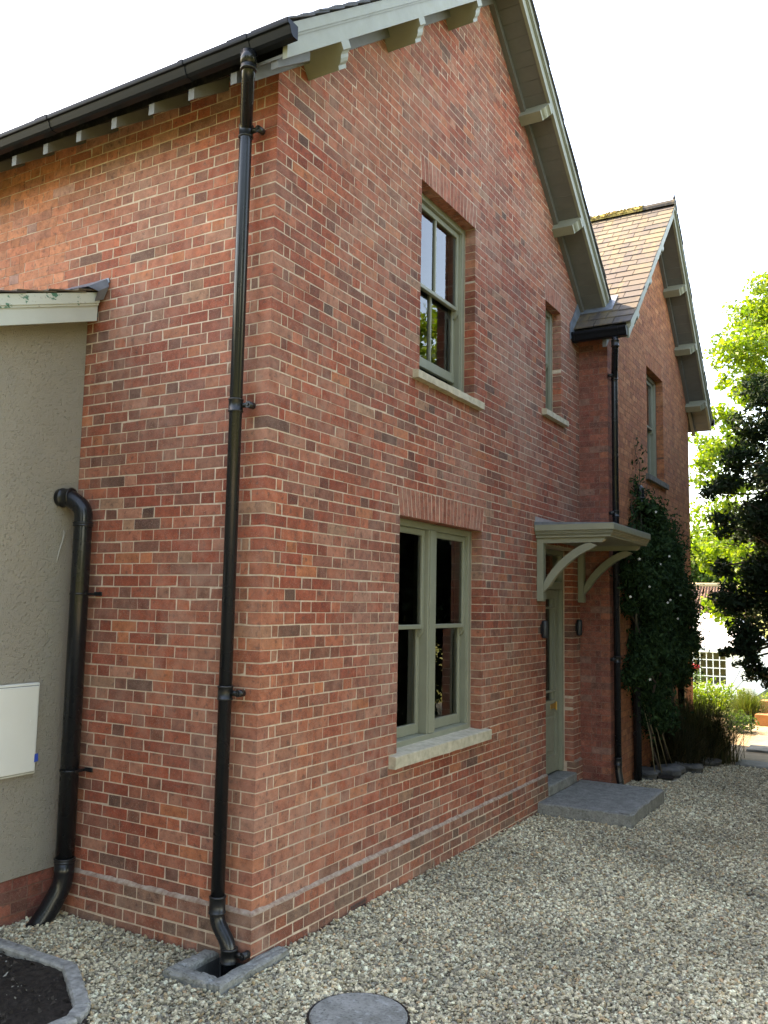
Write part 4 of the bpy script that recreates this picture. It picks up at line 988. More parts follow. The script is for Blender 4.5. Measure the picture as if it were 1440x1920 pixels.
# gully
gl = empty('drain_gully', (-0.1, -0.15, -0.28)); tag(gl, 'rough concrete gully surround under the corner downpipe', 'drain'); go = np.array((-0.1, -0.15, -0.28))
rough_slab('kerb_piece', 0.027, 0.118, -0.385, 0.225, -0.34, -0.232, 'step', gl, go, 0.008, 10, 5)
rough_slab('kerb_piece', -0.30, 0.024, -0.385, -0.285, -0.34, -0.236, 'step', gl, go, 0.008, 10, 6)
rough_slab('kerb_piece', -0.30, -0.205, -0.282, -0.03, -0.34, -0.238, 'step', gl, go, 0.006, 8, 7)
m = MB(); x0, x1, y0, y1 = PIT; vs = [(x, y, z) for x in (x0, x1) for y in (y0, y1) for z in (-0.62, -0.27)]
m.add(vs, [(0, 1, 3, 2), (4, 6, 7, 5), (0, 4, 5, 1), (2, 3, 7, 6), (0, 2, 6, 4)]); o = m.build('pit', 'rock', gl); o.location = -go
m = MB(); m.box(x0+0.01, x1-0.01, y0+0.01, y1-0.01, -0.45, -0.42); m.tube([(-0.13, -0.20, -0.42), (-0.13, -0.20, -0.36)], 0.05, 20); o = m.build('trap', 'iron', gl); o.location = -go
# manhole
mh = empty('manhole_cover', (0.861, -0.20, -0.28)); tag(mh, 'round grey manhole cover set in the gravel', 'manhole cover'); ho = np.array((0.861, -0.20, -0.28))
def disc(name, r, z0, z1, mat, amp=0.003):
    m = MB(); k = 56; vs = []
    for rr, zz in ((r, z0), (r, z1-0.006), (r-0.006, z1)):
        for i in range(k): a = 2*math.pi*i/k; q_ = rr+RNG.uniform(-amp, amp); vs.append((0.861+q_*math.cos(a), -0.20+q_*math.sin(a), zz))
    fs = [(l*k+i, l*k+(i+1) % k, (l+1)*k+(i+1) % k, (l+1)*k+i) for l in range(2) for i in range(k)]+[tuple(range(2*k, 3*k))]
    m.add(vs, fs); o = m.build(name, mat, mh); o.location = -ho
disc('lid', 0.248, -0.32, -0.262, 'step', 0.001); 
m = MB(); m.tube([(0.861+0.256*math.cos(a), -0.20+0.256*math.sin(a), -0.272) for a in np.linspace(0, 2*math.pi, 57)], 0.006, 8, False); o = m.build('rim', 'iron', mh); o.location = -ho
# flower bed kerb: separate stones
kb = empty('bed_kerb', (-0.9, -0.6, -0.3)); tag(kb, 'grey concrete kerb around the dark soil bed', 'kerb'); ko = np.array((-0.9, -0.6, -0.3))
kp = [(-1.95, -0.60), (-1.36, -0.62), (-0.77, -0.62), (-0.545, -0.765), (-0.335, -0.905), (-0.27, -1.02), (-0.33, -1.55), (-0.36, -2.1)]
for i in range(len(kp)-1):
    a = np.array(kp[i]); b = np.array(kp[i+1]); d = (b-a)/np.linalg.norm(b-a); n_ = np.array([-d[1], d[0]]); w = 0.042; g = 0.002; m = MB()
    a2, b2 = a+d*g, b-d*g; k = 7; vs = []
    for j in range(k+1):
        c = a2+(b2-a2)*j/k
        for (s_, z, ins) in ((1, -0.40, 0), (1, -0.246, 0), (1, -0.236, 0.01), (-1, -0.236, 0.01), (-1, -0.246, 0), (-1, -0.40, 0)):
            q_ = c+n_*s_*(w-ins+RNG.uniform(-.003, .003)); vs.append((q_[0], q_[1], z+RNG.uniform(-.002, .002)))
    fs = [(j*6+t, j*6+t+1, (j+1)*6+t+1, (j+1)*6+t) for j in range(k) for t in range(5)]+[tuple(range(6))[::-1], tuple(range(k*6, k*6+6))]
    m.add(vs, fs); o = m.build('kerb_stone', 'kerb', kb); o.location = -ko

# ------------------------------------------------------------------ gravel stones (uncountable): geometry-node instances on points
def inside(px, py, poly):
    r = np.zeros(len(px), bool); n = len(poly); j = n-1
    for i in range(n):
        xi, yi = poly[i]; xj, yj = poly[j]; c = ((yi > py) != (yj > py)) & (px < (xj-xi)*(py-yi)/(yj-yi+1e-12)+xi); r ^= c; j = i
    return r
def gravel_points():
    out = []
    for (x0, x1, y0, y1, dens) in ((-1.7, 3.9, -1.5, 3.0, 5400), (0.0, 4.3, 3.0, 9.0, 3700)):
        n = int((x1-x0)*(y1-y0)*dens); x = RNG.uniform(x0, x1, n); y = RNG.uniform(y0, y1, n); out.append(np.stack([x, y], 1))
    P = np.concatenate(out); x, y = P[:, 0], P[:, 1]
    bad = (x < PD+0.006) & (y > -PD-0.006) & (y < 6.2)
    bad |= (x < XW+0.01) & (y > 6.1); bad |= (x > -0.01) & (x < 0.99) & (y > 4.61) & (y < 6.06)
    bad |= (x < LX+0.01); bad |= inside(x, y, [(-2, -0.555), (-0.76, -0.575), (-0.30, -0.88), (-0.22, -1.0), (-0.30, -2.6), (-2, -2.6)])
    bad |= (x-0.861)**2+(y+0.20)**2 < 0.262**2
    bad |= (x > -0.305) & (x < 0.122) & (y > -0.39) & (y < 0.23)
    bad |= (x < 0.85) & (y > 7.3) & (y < 9.2)
    pj = proj(np.stack([x, y, np.full(len(x), -0.3)], 1)); bad |= (pj[:, 2] < 0.5) | (pj[:, 0] < -450) | (pj[:, 0] > 2350) | (pj[:, 1] > 2350)
    return P[~bad]
GP = gravel_points(); n = len(GP)
rad = RNG.gamma(9, 0.0081/9, n); rad = np.clip(rad, 0.0042, 0.0155)
near_edge = np.exp(-np.clip(GP[:, 0]-PD, 0, 1)*14)*(GP[:, 1] > 0)
gzv = gz(GP[:, 0], GP[:, 1])+rad*0.25+RNG.uniform(0, 0.013, n)+near_edge*RNG.uniform(0, 0.02, n)
me = bpy.data.meshes.new('gravel'); me.vertices.add(n); me.vertices.foreach_set('co', np.concatenate([GP, gzv[:, None]], 1).astype(np.float32).ravel())
a = me.attributes.new('scl', 'FLOAT_VECTOR', 'POINT'); sc = rad[:, None]*np.stack([RNG.uniform(.9, 1.45, n), RNG.uniform(.75, 1.1, n), RNG.uniform(.45, .85, n)], 1); a.data.foreach_set('vector', sc.astype(np.float32).ravel())
a = me.attributes.new('rot', 'FLOAT_VECTOR', 'POINT'); ro = np.stack([RNG.normal(0, .45, n), RNG.normal(0, .45, n), RNG.uniform(0, 6.28, n)], 1); a.data.foreach_set('vector', ro.astype(np.float32).ravel())
GPAL = np.array([(0.50, 0.455, 0.355), (0.40, 0.365, 0.28), (0.29, 0.265, 0.20), (0.21, 0.19, 0.15), (0.60, 0.56, 0.46), (0.34, 0.265, 0.17), (0.24, 0.235, 0.20), (0.13, 0.115, 0.092), (0.42, 0.29, 0.19)])
GW = np.array([20, 20, 16, 10, 13, 8, 8, 4, 3.]); ci = RNG.choice(len(GPAL), n, p=GW/GW.sum())
a = me.attributes.new('col', 'FLOAT_COLOR', 'POINT'); cc = np.ones((n, 4), np.float32); cc[:, :3] = np.minimum(GPAL[ci]*np.array([1.52, 1.42, 1.25]), 0.84)*RNG.uniform(.85, 1.15, (n, 1))*(0.90+0.12*np.sin(GP[:, :1]*2.3+1.7*np.sin(GP[:, 1:]*1.9))+0.07*np.sin(GP[:, 1:]*5.1+GP[:, :1]*3.3)); a.data.foreach_set('color', cc.ravel())
go_ = bpy.data.objects.new('gravel', me); link(go_, None, None); me.materials.append(M['gravel']); tag(go_, 'pale mixed gravel stones covering the drive', 'gravel', kind='stuff')
ng = bpy.data.node_groups.new('scatter', 'GeometryNodeTree')
ng.interface.new_socket(name='Geometry', in_out='INPUT', socket_type='NodeSocketGeometry'); ng.interface.new_socket(name='Geometry', in_out='OUTPUT', socket_type='NodeSocketGeometry')
A = lambda t: ng.nodes.new(t)
gi, go2 = A('NodeGroupInput'), A('NodeGroupOutput'); ico = A('GeometryNodeMeshIcoSphere'); ico.inputs['Radius'].default_value = 1.0; ico.inputs['Subdivisions'].default_value = 2
sp = A('GeometryNodeSetPosition'); nz = A('ShaderNodeTexNoise'); nz.inputs['Scale'].default_value = 1.3; nz.inputs['Detail'].default_value = 1.0
vm = A('ShaderNodeVectorMath'); vm.operation = 'SUBTRACT'; vm.inputs[1].default_value = (0.5, 0.5, 0.5); vm2 = A('ShaderNodeVectorMath'); vm2.operation = 'SCALE'; vm2.inputs['Scale'].default_value = 1.5
sma = A('GeometryNodeSetMaterial'); sma.inputs['Material'].default_value = M['gravel']; iop = A('GeometryNodeInstanceOnPoints')
def na(nm, dt): x = A('GeometryNodeInputNamedAttribute'); x.data_type = dt; x.inputs['Name'].default_value = nm; return x.outputs['Attribute']
lk = ng.links.new
lk(nz.outputs['Color'], vm.inputs[0]); lk(vm.outputs[0], vm2.inputs[0]); lk(ico.outputs['Mesh'], sp.inputs['Geometry']); lk(vm2.outputs[0], sp.inputs['Offset']); lk(sp.outputs[0], sma.inputs['Geometry'])
e2r = A('FunctionNodeEulerToRotation'); lk(na('rot', 'FLOAT_VECTOR'), e2r.inputs[0])
lk(gi.outputs[0], iop.inputs['Points']); lk(sma.outputs[0], iop.inputs['Instance']); lk(e2r.outputs[0], iop.inputs['Rotation']); lk(na('scl', 'FLOAT_VECTOR'), iop.inputs['Scale']); lk(iop.outputs[0], go2.inputs[0])
md = go_.modifiers.new('scatter', 'NODES'); md.node_group = ng

# ------------------------------------------------------------------ rocks, paving by the wing
for i, (u, v, s_, lab) in enumerate([(1208, 1452, 0.14, 'flat dark rock nearest the wing downpipe'), (1250, 1446, 0.15, 'grey rock in front of the climber, between two other rocks'), (1292, 1441, 0.13, 'low dark rock under the grass clump'), (1330, 1430, 0.11, 'rightmost small rock edging the grass clump')]):
    c = at(u, v, 2, -0.33); r = np.random.default_rng(40+i); m = MB(); vs = []; fs = []; nu, nv = 12, 8; ph = r.uniform(0, 6, 8)
    for a_ in range(nv+1):
        for b_ in range(nu):
            th, fi = math.pi*a_/nv, 2*math.pi*b_/nu; d = np.array([math.sin(th)*math.cos(fi), math.sin(th)*math.sin(fi), math.cos(th)]); k = 1+0.16*math.sin(3*d[0]+ph[0])+0.13*math.sin(4*d[1]+ph[1])+0.1*math.sin(5*d[2]+ph[2]); k *= 1/max(0.75, max(abs(d)))
            vs.append(c+d*k*s_*np.array([1.15, 1.4, 0.55])+np.array([0, 0, 0.0]))
    for a_ in range(nv):
        for b_ in range(nu): fs.append((a_*nu+b_, (a_+1)*nu+b_, (a_+1)*nu+(b_+1) % nu, a_*nu+(b_+1) % nu))
    m.add(vs, fs); o = m.build('rock', 'rock', None, tuple(c)); tag(o, lab, 'rock', 'rocks edging the planting bed')
o = sheet('planting_bed', [XW+0.001, 0.62, 0.80], [7.35, 8, 8.6, 9.4, 10.5], 0.03, 'soil')
for i, (xa, xb, ya, yb, lab) in enumerate([(1.30, 2.6, 8.95, 9.4, 'pale paving slab across the end of the gravel'), (1.25, 2.7, 10.4, 11.0, 'shaded paving slab at the edge of the sunny patio')]):
    o = rough_slab('paving_slab', xa, xb, ya, yb, -0.45, -0.335, 'pavers', None, None, 0.01, 8, 20+i); tag(o, lab, 'paving slab')

# ------------------------------------------------------------------ foliage
def leaves(centers, size, aspect, cols, normal_bias=(0, 0, 0.5), droop=0.0, fold=0.25, rng=RNG, tri=False, axis=None):
    """leaf quads (two folded halves sharing a midrib) at given centres"""
    n = len(centers); s = size*rng.uniform(0.65, 1.3, n)
    nrm = rng.normal(0, 1, (n, 3))+np.array(normal_bias); nrm /= np.linalg.norm(nrm, axis=1)[:, None]
    ax = (rng.normal(0, 1, (n, 3)) if axis is None else axis+rng.normal(0, .45, (n, 3))); ax[:, 2] -= droop; ax -= nrm*(ax*nrm).sum(1)[:, None]; ax /= np.linalg.norm(ax, axis=1)[:, None]
    sd_ = np.cross(nrm, ax); l = s[:, None]*0.5; w = l*aspect; c = centers
    v = np.stack([c-ax*l, c+sd_*w-ax*l*0.1+nrm*w*fold, c+ax*l, c-sd_*w-ax*l*0.1+nrm*w*fold], 1).reshape(-1, 3)
    f = np.arange(n*4).reshape(n, 4)
    fc = cols[rng.integers(len(cols), size=n)]*rng.uniform(0.75, 1.25, (n, 1)); return v, f, fc
def leaf_obj(name, parts, mat, parent, kind=None):
    v = np.concatenate([p[0] for p in parts]); c = np.concatenate([p[2] for p in parts]); off = 0; ff = []
    for p in parts: ff.append(p[1]+off); off += len(p[0])
    o = bpy.data.objects.new(name, np_mesh(name, v, np.concatenate(ff), c)); link(o, parent, mat)
    if kind: o['kind'] = kind
    return o
def limb(mb, a, b, r0, r1, rng, seg=7, n=6, wob=0.06):
    a = np.array(a, float); b = np.array(b, float); L = np.linalg.norm(b-a); pts = []
    for i in range(n+1):
        t = i/n; p = a+(b-a)*t; p = p+rng.normal(0, wob*L*0.4, 3)*(0 < i < n); p[2] += math.sin(t*math.pi)*L*0.06; pts.append(p)
    mb.tube(pts, list(np.linspace(r0, r1, n+1)), seg)
def crown_points(clumps, per, rng, flat=0.75):
    out = []
    for (c, r) in clumps:
        k = max(20, int(per*r**2)); d = rng.normal(0, 1, (k, 3)); d /= np.linalg.norm(d, axis=1)[:, None]; q = r*(rng.random(k)**0.45)[:, None]
        sub = rng.normal(0, 1, (9, 3)); sub /= np.linalg.norm(sub, axis=1)[:, None]       # sub-sprays make light and dark tufts
        which = rng.integers(9, size=k); p = d*q*0.55+sub[which]*r*0.62; out.append(np.array(c)+p*np.array([1, 1, flat]))
    return np.concatenate(out)
def tree(name, base, top, clumps, per, size, aspect, cols, mat, label, r0=0.22, group='trees behind the house', cat='tree', seed=1, droop=0.3, nb=(0, 0, 0.6)):
    rng = np.random.default_rng(seed); root = empty(name, base); tag(root, label, cat, group)
    tr = MB(); limb(tr, base, top, r0, r0*0.35, rng, 10, 8, 0.03)
    for c, r in clumps:
        t = rng.uniform(0.25, 0.9); s_ = np.array(base)+(np.array(top)-np.array(base))*t; s_[2] = min(s_[2], c[2]-0.1) if c[2] > base[2]+1 else s_[2]
        limb(tr, s_, c, r0*0.28, 0.012, rng, 6, 6, 0.06)
        for q_ in range(3): limb(tr, np.array(c), np.array(c)+rng.normal(0, r*0.55, 3), 0.014, 0.004, rng, 4, 3)
    o = tr.build('trunk', 'bark', root); o.location = -np.array(base)
    P = crown_points(clumps, per, rng); lv = leaves(P, size, aspect, cols, nb, droop, rng=rng)
    o = leaf_obj('crown', [lv], mat, root); o.location = -np.array(base); return root
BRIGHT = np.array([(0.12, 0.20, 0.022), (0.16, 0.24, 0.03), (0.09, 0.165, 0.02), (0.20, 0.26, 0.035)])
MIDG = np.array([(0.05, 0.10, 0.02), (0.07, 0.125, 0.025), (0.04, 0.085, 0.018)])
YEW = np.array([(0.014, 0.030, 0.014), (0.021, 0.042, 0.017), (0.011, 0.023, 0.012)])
rt = np.random.default_rng(3)
Y1 = 18.0
cl = [(at(u, v, 1, Y1+dy), r) for u, v, dy, r in [(1400, 590, 0, .62), (1440, 560, .5, .8), (1430, 640, 0, .7), (1480, 600, 0, .9), (1420, 700, .5, .6), (1450, 740, 0, .9), (1360, 715, 0.4, .32), (1390, 735, 0, .5),
      (1360, 790, 0, .55), (1320, 830, .6, .5), (1345, 860, 0, .62), (1385, 830, .5, .7), (1320, 890, 0, .45), (1370, 910, -.3, .55), (1375, 960, 0, .40), (1365, 1020, -.2, .55), (1325, 1035, .3, .48), (1340, 1060, .2, .35), (1395, 1050, -.4, .55), (1380, 1085, 0, .38), (1335, 1140, -1.5, .36), (1360, 1150, -1.6, .34), (1372, 1170, -1.8, .26), (1410, 1110, -1, .45)]]
for k in range(26): cl.append((np.array([4.2+rt.normal(0, 1.7), 18.6+rt.normal(0, 1.4), 6.4+rt.normal(0, 2.3)]), rt.uniform(.6, 1.1)))
tree('broadleaf_tree', (4.0, 18.5, -0.7), (4.2, 18.4, 9.5), cl, 1500, 0.115, 0.72, BRIGHT, 'leaf', 'sunlit bright green broadleaf tree beyond the end of the house', 0.20, seed=5)
cl = []
for k in range(190):
    d = rt.normal(0, 1, 3); d /= np.linalg.norm(d); q_ = rt.random()**0.35; p = np.array([3.2, 11.6, 3.35])+d*q_*np.array([2.0, 2.1, 2.95]); cl.append((p, rt.uniform(.38, .62)))
for u, v, dy, r in [(1432, 735, 0, .45), (1415, 800, 0, .45), (1392, 860, -.2, .4), (1375, 905, -.2, .35), (1345, 925, -.3, .28), (1350, 985, -.4, .3), (1380, 1120, -.6, .4), (1356, 1222, -.9, .10), (1372, 1226, -.9, .16), (1398, 1235, -.8, .26), (1420, 1262, -.7, .24), (1436, 1270, -.7, .22), (1412, 1200, -.7, .35), (1392, 1180, -.7, .3), (1372, 1130, -.6, .3), (1360, 1060, -.5, .25)]: cl.append((at(u, v, 1, 11.6+dy), r))
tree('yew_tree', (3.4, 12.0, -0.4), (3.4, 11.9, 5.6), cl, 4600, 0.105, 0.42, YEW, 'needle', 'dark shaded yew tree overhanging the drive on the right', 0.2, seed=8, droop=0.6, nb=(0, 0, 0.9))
def big(name, c, rad, n, r, per, size, cols, mat, label, seed, aspect=0.75, boxy=False):
    rg = np.random.default_rng(seed); cl = []
    for k in range(n):
        d = rg.normal(0, 1, 3); d /= np.linalg.norm(d); d = d/((np.abs(d)**4).sum()**0.25) if boxy else d
        cl.append((np.array(c)+d*rg.random()**0.4*np.array(rad), rg.uniform(.75, 1.25)*r))
    tree(name, (c[0], c[1], -0.5), (c[0], c[1], c[2]+rad[2]*0.7), cl, per, size, aspect, cols, mat, label, 0.25, 'trees across the drive', seed=seed, droop=0.4)
big('yew_tree', (4.8, 8.0, 3.0), (1.45, 5.2, 3.3), 270, 0.7, 460, 0.20, YEW*1.3, 'needle', 'broad dark yew out of view across the drive, mirrored in the lower window', 61, 0.45, True)  # set close and filled out to shade the door corner and darken the pane
big('broadleaf_tree', (7.8, 19.5, 6.0), (2.0, 2.0, 5.4), 60, 0.9, 240, 0.22, BRIGHT*0.8, 'leaf', 'broadleaf tree across the drive, mirrored in the open upper window', 62)
big('broadleaf_tree', (9.8, -3.0, 5.2), (2.6, 4.0, 4.8), 70, 1.2, 120, 0.34, MIDG, 'leaf', 'big unseen tree added right of the camera to block sky light', 63)  # added out of view to cut sky light on the gable wall
big('broadleaf_tree', (7.0, -12.5, 5.0), (3.6, 2.6, 4.4), 50, 1.2, 120, 0.36, MIDG, 'leaf', 'unseen tree added behind the camera to block low sky light', 65)  # added out of view; closes off low sky behind the camera
big('broadleaf_tree', (-1.0, -15.0, 5.0), (5.0, 2.6, 4.4), 60, 1.3, 110, 0.36, MIDG, 'leaf', 'wide unseen tree added to dim the side wall', 64)  # added out of view; lowers the sky light reaching the side wall
cl = [(at(u, v, 1, 78+dy), r) for u, v, dy, r in [(1300, 1040, 0, 3), (1330, 1065, 0, 2.6), (1365, 1060, 2, 3), (1400, 1050, 0, 3.2), (1440, 1060, 1, 3), (1270, 1050, 1, 3), (1320, 1090, -1, 2), (1290, 1090, -1, 2.2), (1350, 1090, -1, 2.2), (1385, 1088, -1, 2.2), (1420, 1090, 0, 2.4)]]
tree('distant_tree', (-10.0, 79, -2.1), (-10.0, 79, 5), cl, 190, 0.42, 0.75, MIDG, 'leaf', 'hazy blue green tree behind the pantiled outbuilding', 0.35, seed=10)

# climber on the wing wall
rc = np.random.default_rng(21); root = empty('wall_climber', (XW+0.1, 8.0, -0.35)); tag(root, 'dark evergreen climber with a few white flowers on the wing wall', 'climber'); ro_ = np.array((XW+0.1, 8.0, -0.35))
st_ = MB(); blobs = []
for k in range(210):
    y = rc.uniform(6.55, 10.35); z = rc.uniform(0.0, 3.2)
    topz = 3.15-0.10*abs(y-7.3) if y < 8.6 else 3.0-0.55*(y-8.6)
    botz = 0.55+0.35*math.sin(y*3) if y < 9.3 else 0.7
    if y < 7.0: topz = 2.6
    if z > topz or z < botz: continue
    blobs.append((y, z, rc.uniform(.16, .34)))
pts = []; axs = []
for y, z, r in blobs:
    k = int(7000*r*r); d = rc.normal(0, 1, (k, 3)); d /= np.linalg.norm(d, axis=1)[:, None]; q_ = (rc.random(k)**.5*(1+0.75*(rc.random(k) < 0.2)))[:, None]*r
    p = np.array([XW+0.06+0.12*rc.random(), y, z])+d*q_*np.array([0.7, 1.15, 0.62]); p[:, 0] = np.maximum(p[:, 0], XW+0.015); pts.append(p)
# lone shoots climbing higher
for (ya, za, yb, zb, nn) in [(7.05, 2.6, 7.20, 3.55, 140), (7.35, 2.8, 7.42, 4.05, 90), (7.6, 3.0, 7.9, 3.5, 50), (9.2, 2.6, 10.2, 3.15, 60), (9.5, 2.4, 10.9, 2.95, 50), (10.3, 1.6, 10.95, 2.1, 60), (10.4, 1.2, 11.0, 1.35, 40), (8.8, 2.8, 9.7, 3.25, 50)]:
    limb(st_, (XW+0.03, ya, za), (XW+0.05, yb, zb), 0.008, 0.003, rc, 5, 6, 0.05); t = rc.random((nn, 1)); p = np.array([XW+0.05, ya, za])+t*np.array([0.02, yb-ya, zb-za])+rc.normal(0, .05, (nn, 3)); p[:, 0] = np.maximum(p[:, 0], XW+0.012); pts.append(p)
for k in range(8): y = rc.uniform(7.0, 9.8); limb(st_, (XW+rc.uniform(.08, .25), y, -0.35), (XW+0.08, y+rc.normal(0, .35), rc.uniform(1.2, 2.4)), 0.018, 0.008, rc, 6, 8, 0.05)
o = st_.build('stem', 'bark', root); o.location = -ro_
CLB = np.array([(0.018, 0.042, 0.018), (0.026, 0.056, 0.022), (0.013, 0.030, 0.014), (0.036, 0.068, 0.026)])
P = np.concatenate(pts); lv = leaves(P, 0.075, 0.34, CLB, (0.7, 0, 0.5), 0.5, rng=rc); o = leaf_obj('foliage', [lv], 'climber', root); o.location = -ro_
fl = MB()
for (u, v) in [(1199, 1048), (1255, 1043), (1238, 1058), (1218, 1100), (1182, 1119), (1257, 1125), (1276, 1116), (1271, 1160), (1230, 960), (1219, 1274), (1252, 1130)]:
    c = at(u, v, 0, XW+0.42)
    for k in range(5):
        a_ = 2*math.pi*k/5; e1 = np.array([0.9*math.cos(a_), 0.42*math.cos(a_), math.sin(a_)]); e2 = np.array([0.9*math.cos(a_+.9), 0.42*math.cos(a_+.9), math.sin(a_+.9)]); fl.add([c, c+e1*0.011, c+(e1+e2)*0.010, c+e2*0.011], [(0, 1, 2, 3)])
o = fl.build('flower', 'white_petal', root); o.location = -ro_
# long dry canes leaning at the foot of the climber
for i, (a_, b_) in enumerate([((0.47, 7.25, 0.62), (0.64, 7.5, -0.30)), ((0.47, 7.32, 0.66), (0.66, 7.75, -0.30)), ((0.48, 7.42, 0.60), (0.68, 7.98, -0.30)), ((0.47, 7.28, 0.55), (0.60, 7.30, -0.28))]):
    m = MB(); m.tube([a_, tuple((np.array(a_)+np.array(b_))/2+np.array([0.02, 0, 0.02])), b_], [0.005, 0.006, 0.006], 6); o = m.build('garden_cane', simple('dry_cane', (0.22, 0.18, 0.10, 1), 0.8), None); tag(o, ['second dry cane from the left leaning below the climber', 'third dry cane from the left leaning below the climber', 'rightmost and most slanted dry cane below the climber', 'leftmost and steepest dry cane, nearest the waste pipe'][i], 'cane', 'canes leaning below the climber')

# grass clumps and low shrubs
def grass(name, base, n, h, spread, cols, label, w=0.006, cat='ornamental grass', seed=1, mat='blade', group=None):
    rng = np.random.default_rng(seed); V = []; F = []; Cc = []; b = np.array(base, float)
    root_xy = rng.normal(0, spread*0.22, (n, 2)); ang = rng.uniform(0, 2*math.pi, n); L = h*rng.uniform(.6, 1.25, n); lean = rng.uniform(.1, 1.0, n)*spread; seg = 5
    for s_ in range(seg+1):
        t = s_/seg; out = lean*(t**1.6); zz = L*(t-0.38*t*t*np.clip(lean/spread, 0, 1)); cx = b[0]+root_xy[:, 0]+np.cos(ang)*out; cy = b[1]+root_xy[:, 1]+np.sin(ang)*out; ww = w*(1-0.85*t)
        V.append(np.stack([cx-np.sin(ang)*ww, cy+np.cos(ang)*ww, b[2]+zz], 1)); V.append(np.stack([cx+np.sin(ang)*ww, cy-np.cos(ang)*ww, b[2]+zz], 1))
    V = np.stack(V, 1); k = 2*(seg+1); f = np.array([(2*j, 2*j+1, 2*j+3, 2*j+2) for j in range(seg)]); F = (f[None]+np.arange(n)[:, None, None]*k).reshape(-1, 4)
    col = np.repeat(cols[rng.integers(len(cols), size=n)]*rng.uniform(.7, 1.3, (n, 1)), seg, axis=0)
    o = bpy.data.objects.new(name, np_mesh(name, V.reshape(-1, 3)-b, F, col)); link(o, None, mat); o.location = b; return tag(o, label, cat, group)
DRY = np.array([(0.055, 0.045, 0.022), (0.075, 0.058, 0.03), (0.04, 0.042, 0.018), (0.03, 0.035, 0.016)])
grass('ornamental_grass', (0.75, 9.2, -0.37), 4200, 0.86, 0.85, DRY*1.15, 'big dark brown clump of grass at the foot of the wing', 0.005, seed=31)
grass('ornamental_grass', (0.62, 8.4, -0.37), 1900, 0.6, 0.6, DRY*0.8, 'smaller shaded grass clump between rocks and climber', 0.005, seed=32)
GRN = np.array([(0.06, 0.10, 0.03), (0.09, 0.13, 0.03), (0.12, 0.14, 0.04)])
grass('lavender_bush', (0.78, 14.2, -0.38), 1500, 0.62, 0.42, GRN, 'feathery green bush at the sunny patio edge', 0.006, 'bush', 33)
def bush(name, c, r, n, size, cols, label, mat='leaf', seed=1):
    rng = np.random.default_rng(seed); c = np.array(c, float); root = empty(name, c); tag(root, label, 'shrub'); st = MB()
    for k in range(8): limb(st, (0, 0, 0), rng.normal(0, 1, 3)*np.array(r)*0.5+np.array([0, 0, r[2]*0.9]), 0.012, 0.003, rng, 5, 4)
    st.build('stem', 'bark', root); d = rng.normal(0, 1, (n, 3)); d /= np.linalg.norm(d, axis=1)[:, None]; p = d*(rng.random(n)**.4)[:, None]*np.array(r)*(1+0.25*np.sin(d[:, :1]*5+d[:, 1:2]*7)); p[:, 2] = np.abs(p[:, 2]+r[2]*0.9)
    leaf_obj('foliage', [leaves(p, size, 0.6, cols, (0, 0, 0.6), 0.2, rng=rng)], mat, root)
bush('garden_shrub', (-0.05, 15.0, -0.40), (0.75, 0.5, 0.36), 2600, 0.07, BRIGHT, 'yellow green shrub glowing in the sun before the lawn', seed=34)
bush('garden_shrub', (0.85, 12.6, -0.40), (0.30, 0.35, 0.20), 900, 0.05, MIDG, 'low green shrub between grass clump and sunny patio', seed=35)
bush('garden_shrub', (1.25, 15.6, -0.45), (0.5, 0.4, 0.30), 1500, 0.06, BRIGHT, 'yellow green shrub just behind the cardboard boxes', seed=36)

# cardboard boxes
def carton(name, c, sx, sy, sz, rz, label, flap=0.0):
    root = empty(name, c); root.rotation_euler = (0, 0, rz); tag(root, label, 'box', 'boxes on the sunny patio'); m = MB(); m.box(-sx/2, sx/2, -sy/2, sy/2, 0.002, sz, 0.004); m.build('carton', 'card', root)
    m = MB(); m.box(-sx/2+0.002, sx/2-0.002, -sy/2+0.002, -0.003, sz+0.0005, sz+0.005); m.build('flap', 'card', root); m = MB(); m.box(-sx/2+0.002, sx/2-0.002, 0.003, sy/2-0.002, sz+0.0005, sz+0.005); m.build('flap', 'card', root)
zg = float(gz(0, 12.8))
b0 = at(1416, 1361, 2, zg); carton('cardboard_box', (b0[0]+0.24, b0[1]+0.2, zg+0.004), 0.46, 0.36, 0.20, -0.10, 'brown cardboard box in front with its lid in the sun')
b1 = at(1411, 1353, 2, zg); carton('cardboard_box', (b1[0]+0.05, b1[1]+0.28, zg+0.004), 0.14, 0.24, 0.19, -0.10, 'small upright orange box beside the front box')
b2 = at(1416, 1345, 2, zg); carton('cardboard_box', (b2[0]+0.36, b2[1]+0.45, zg+0.004), 0.60, 0.30, 0.30, -0.10, 'taller orange box behind the front box')

# ------------------------------------------------------------------ marquee, flowers, outbuilding
MY = 36.0; gzm = float(gz(0, MY)); mx1 = at(1400, 1300, 1, MY)[0]; mx0 = mx1-9.0
mq = empty('marquee', (mx1-4, MY, gzm)); tag(mq, 'white marquee with clear window panels on the lawn', 'marquee'); mqo = np.array((mx1-4, MY, gzm))
def qb(m, name, mat): o = m.build(name, mat, mq); o.location = -mqo; return o
ze = at(1340, 1214, 1, MY)[2]; zt = at(1340, 1150, 1, MY+4)[2]
wx0, wx1 = at(1301, 1250, 1, MY)[0], at(1362, 1250, 1, MY)[0]; wz0, wz1 = at(1340, 1283, 1, MY)[2], at(1340, 1222, 1, MY)[2]
m = MB(); 
for (a_, b_, c_, d_) in ((mx0, wx0, gzm, ze), (wx1, mx1, gzm, ze), (wx0, wx1, gzm, wz0), (wx0, wx1, wz1, ze)): m.box(a_, b_, MY-0.02, MY+0.02, c_+0.001, d_-0.001)
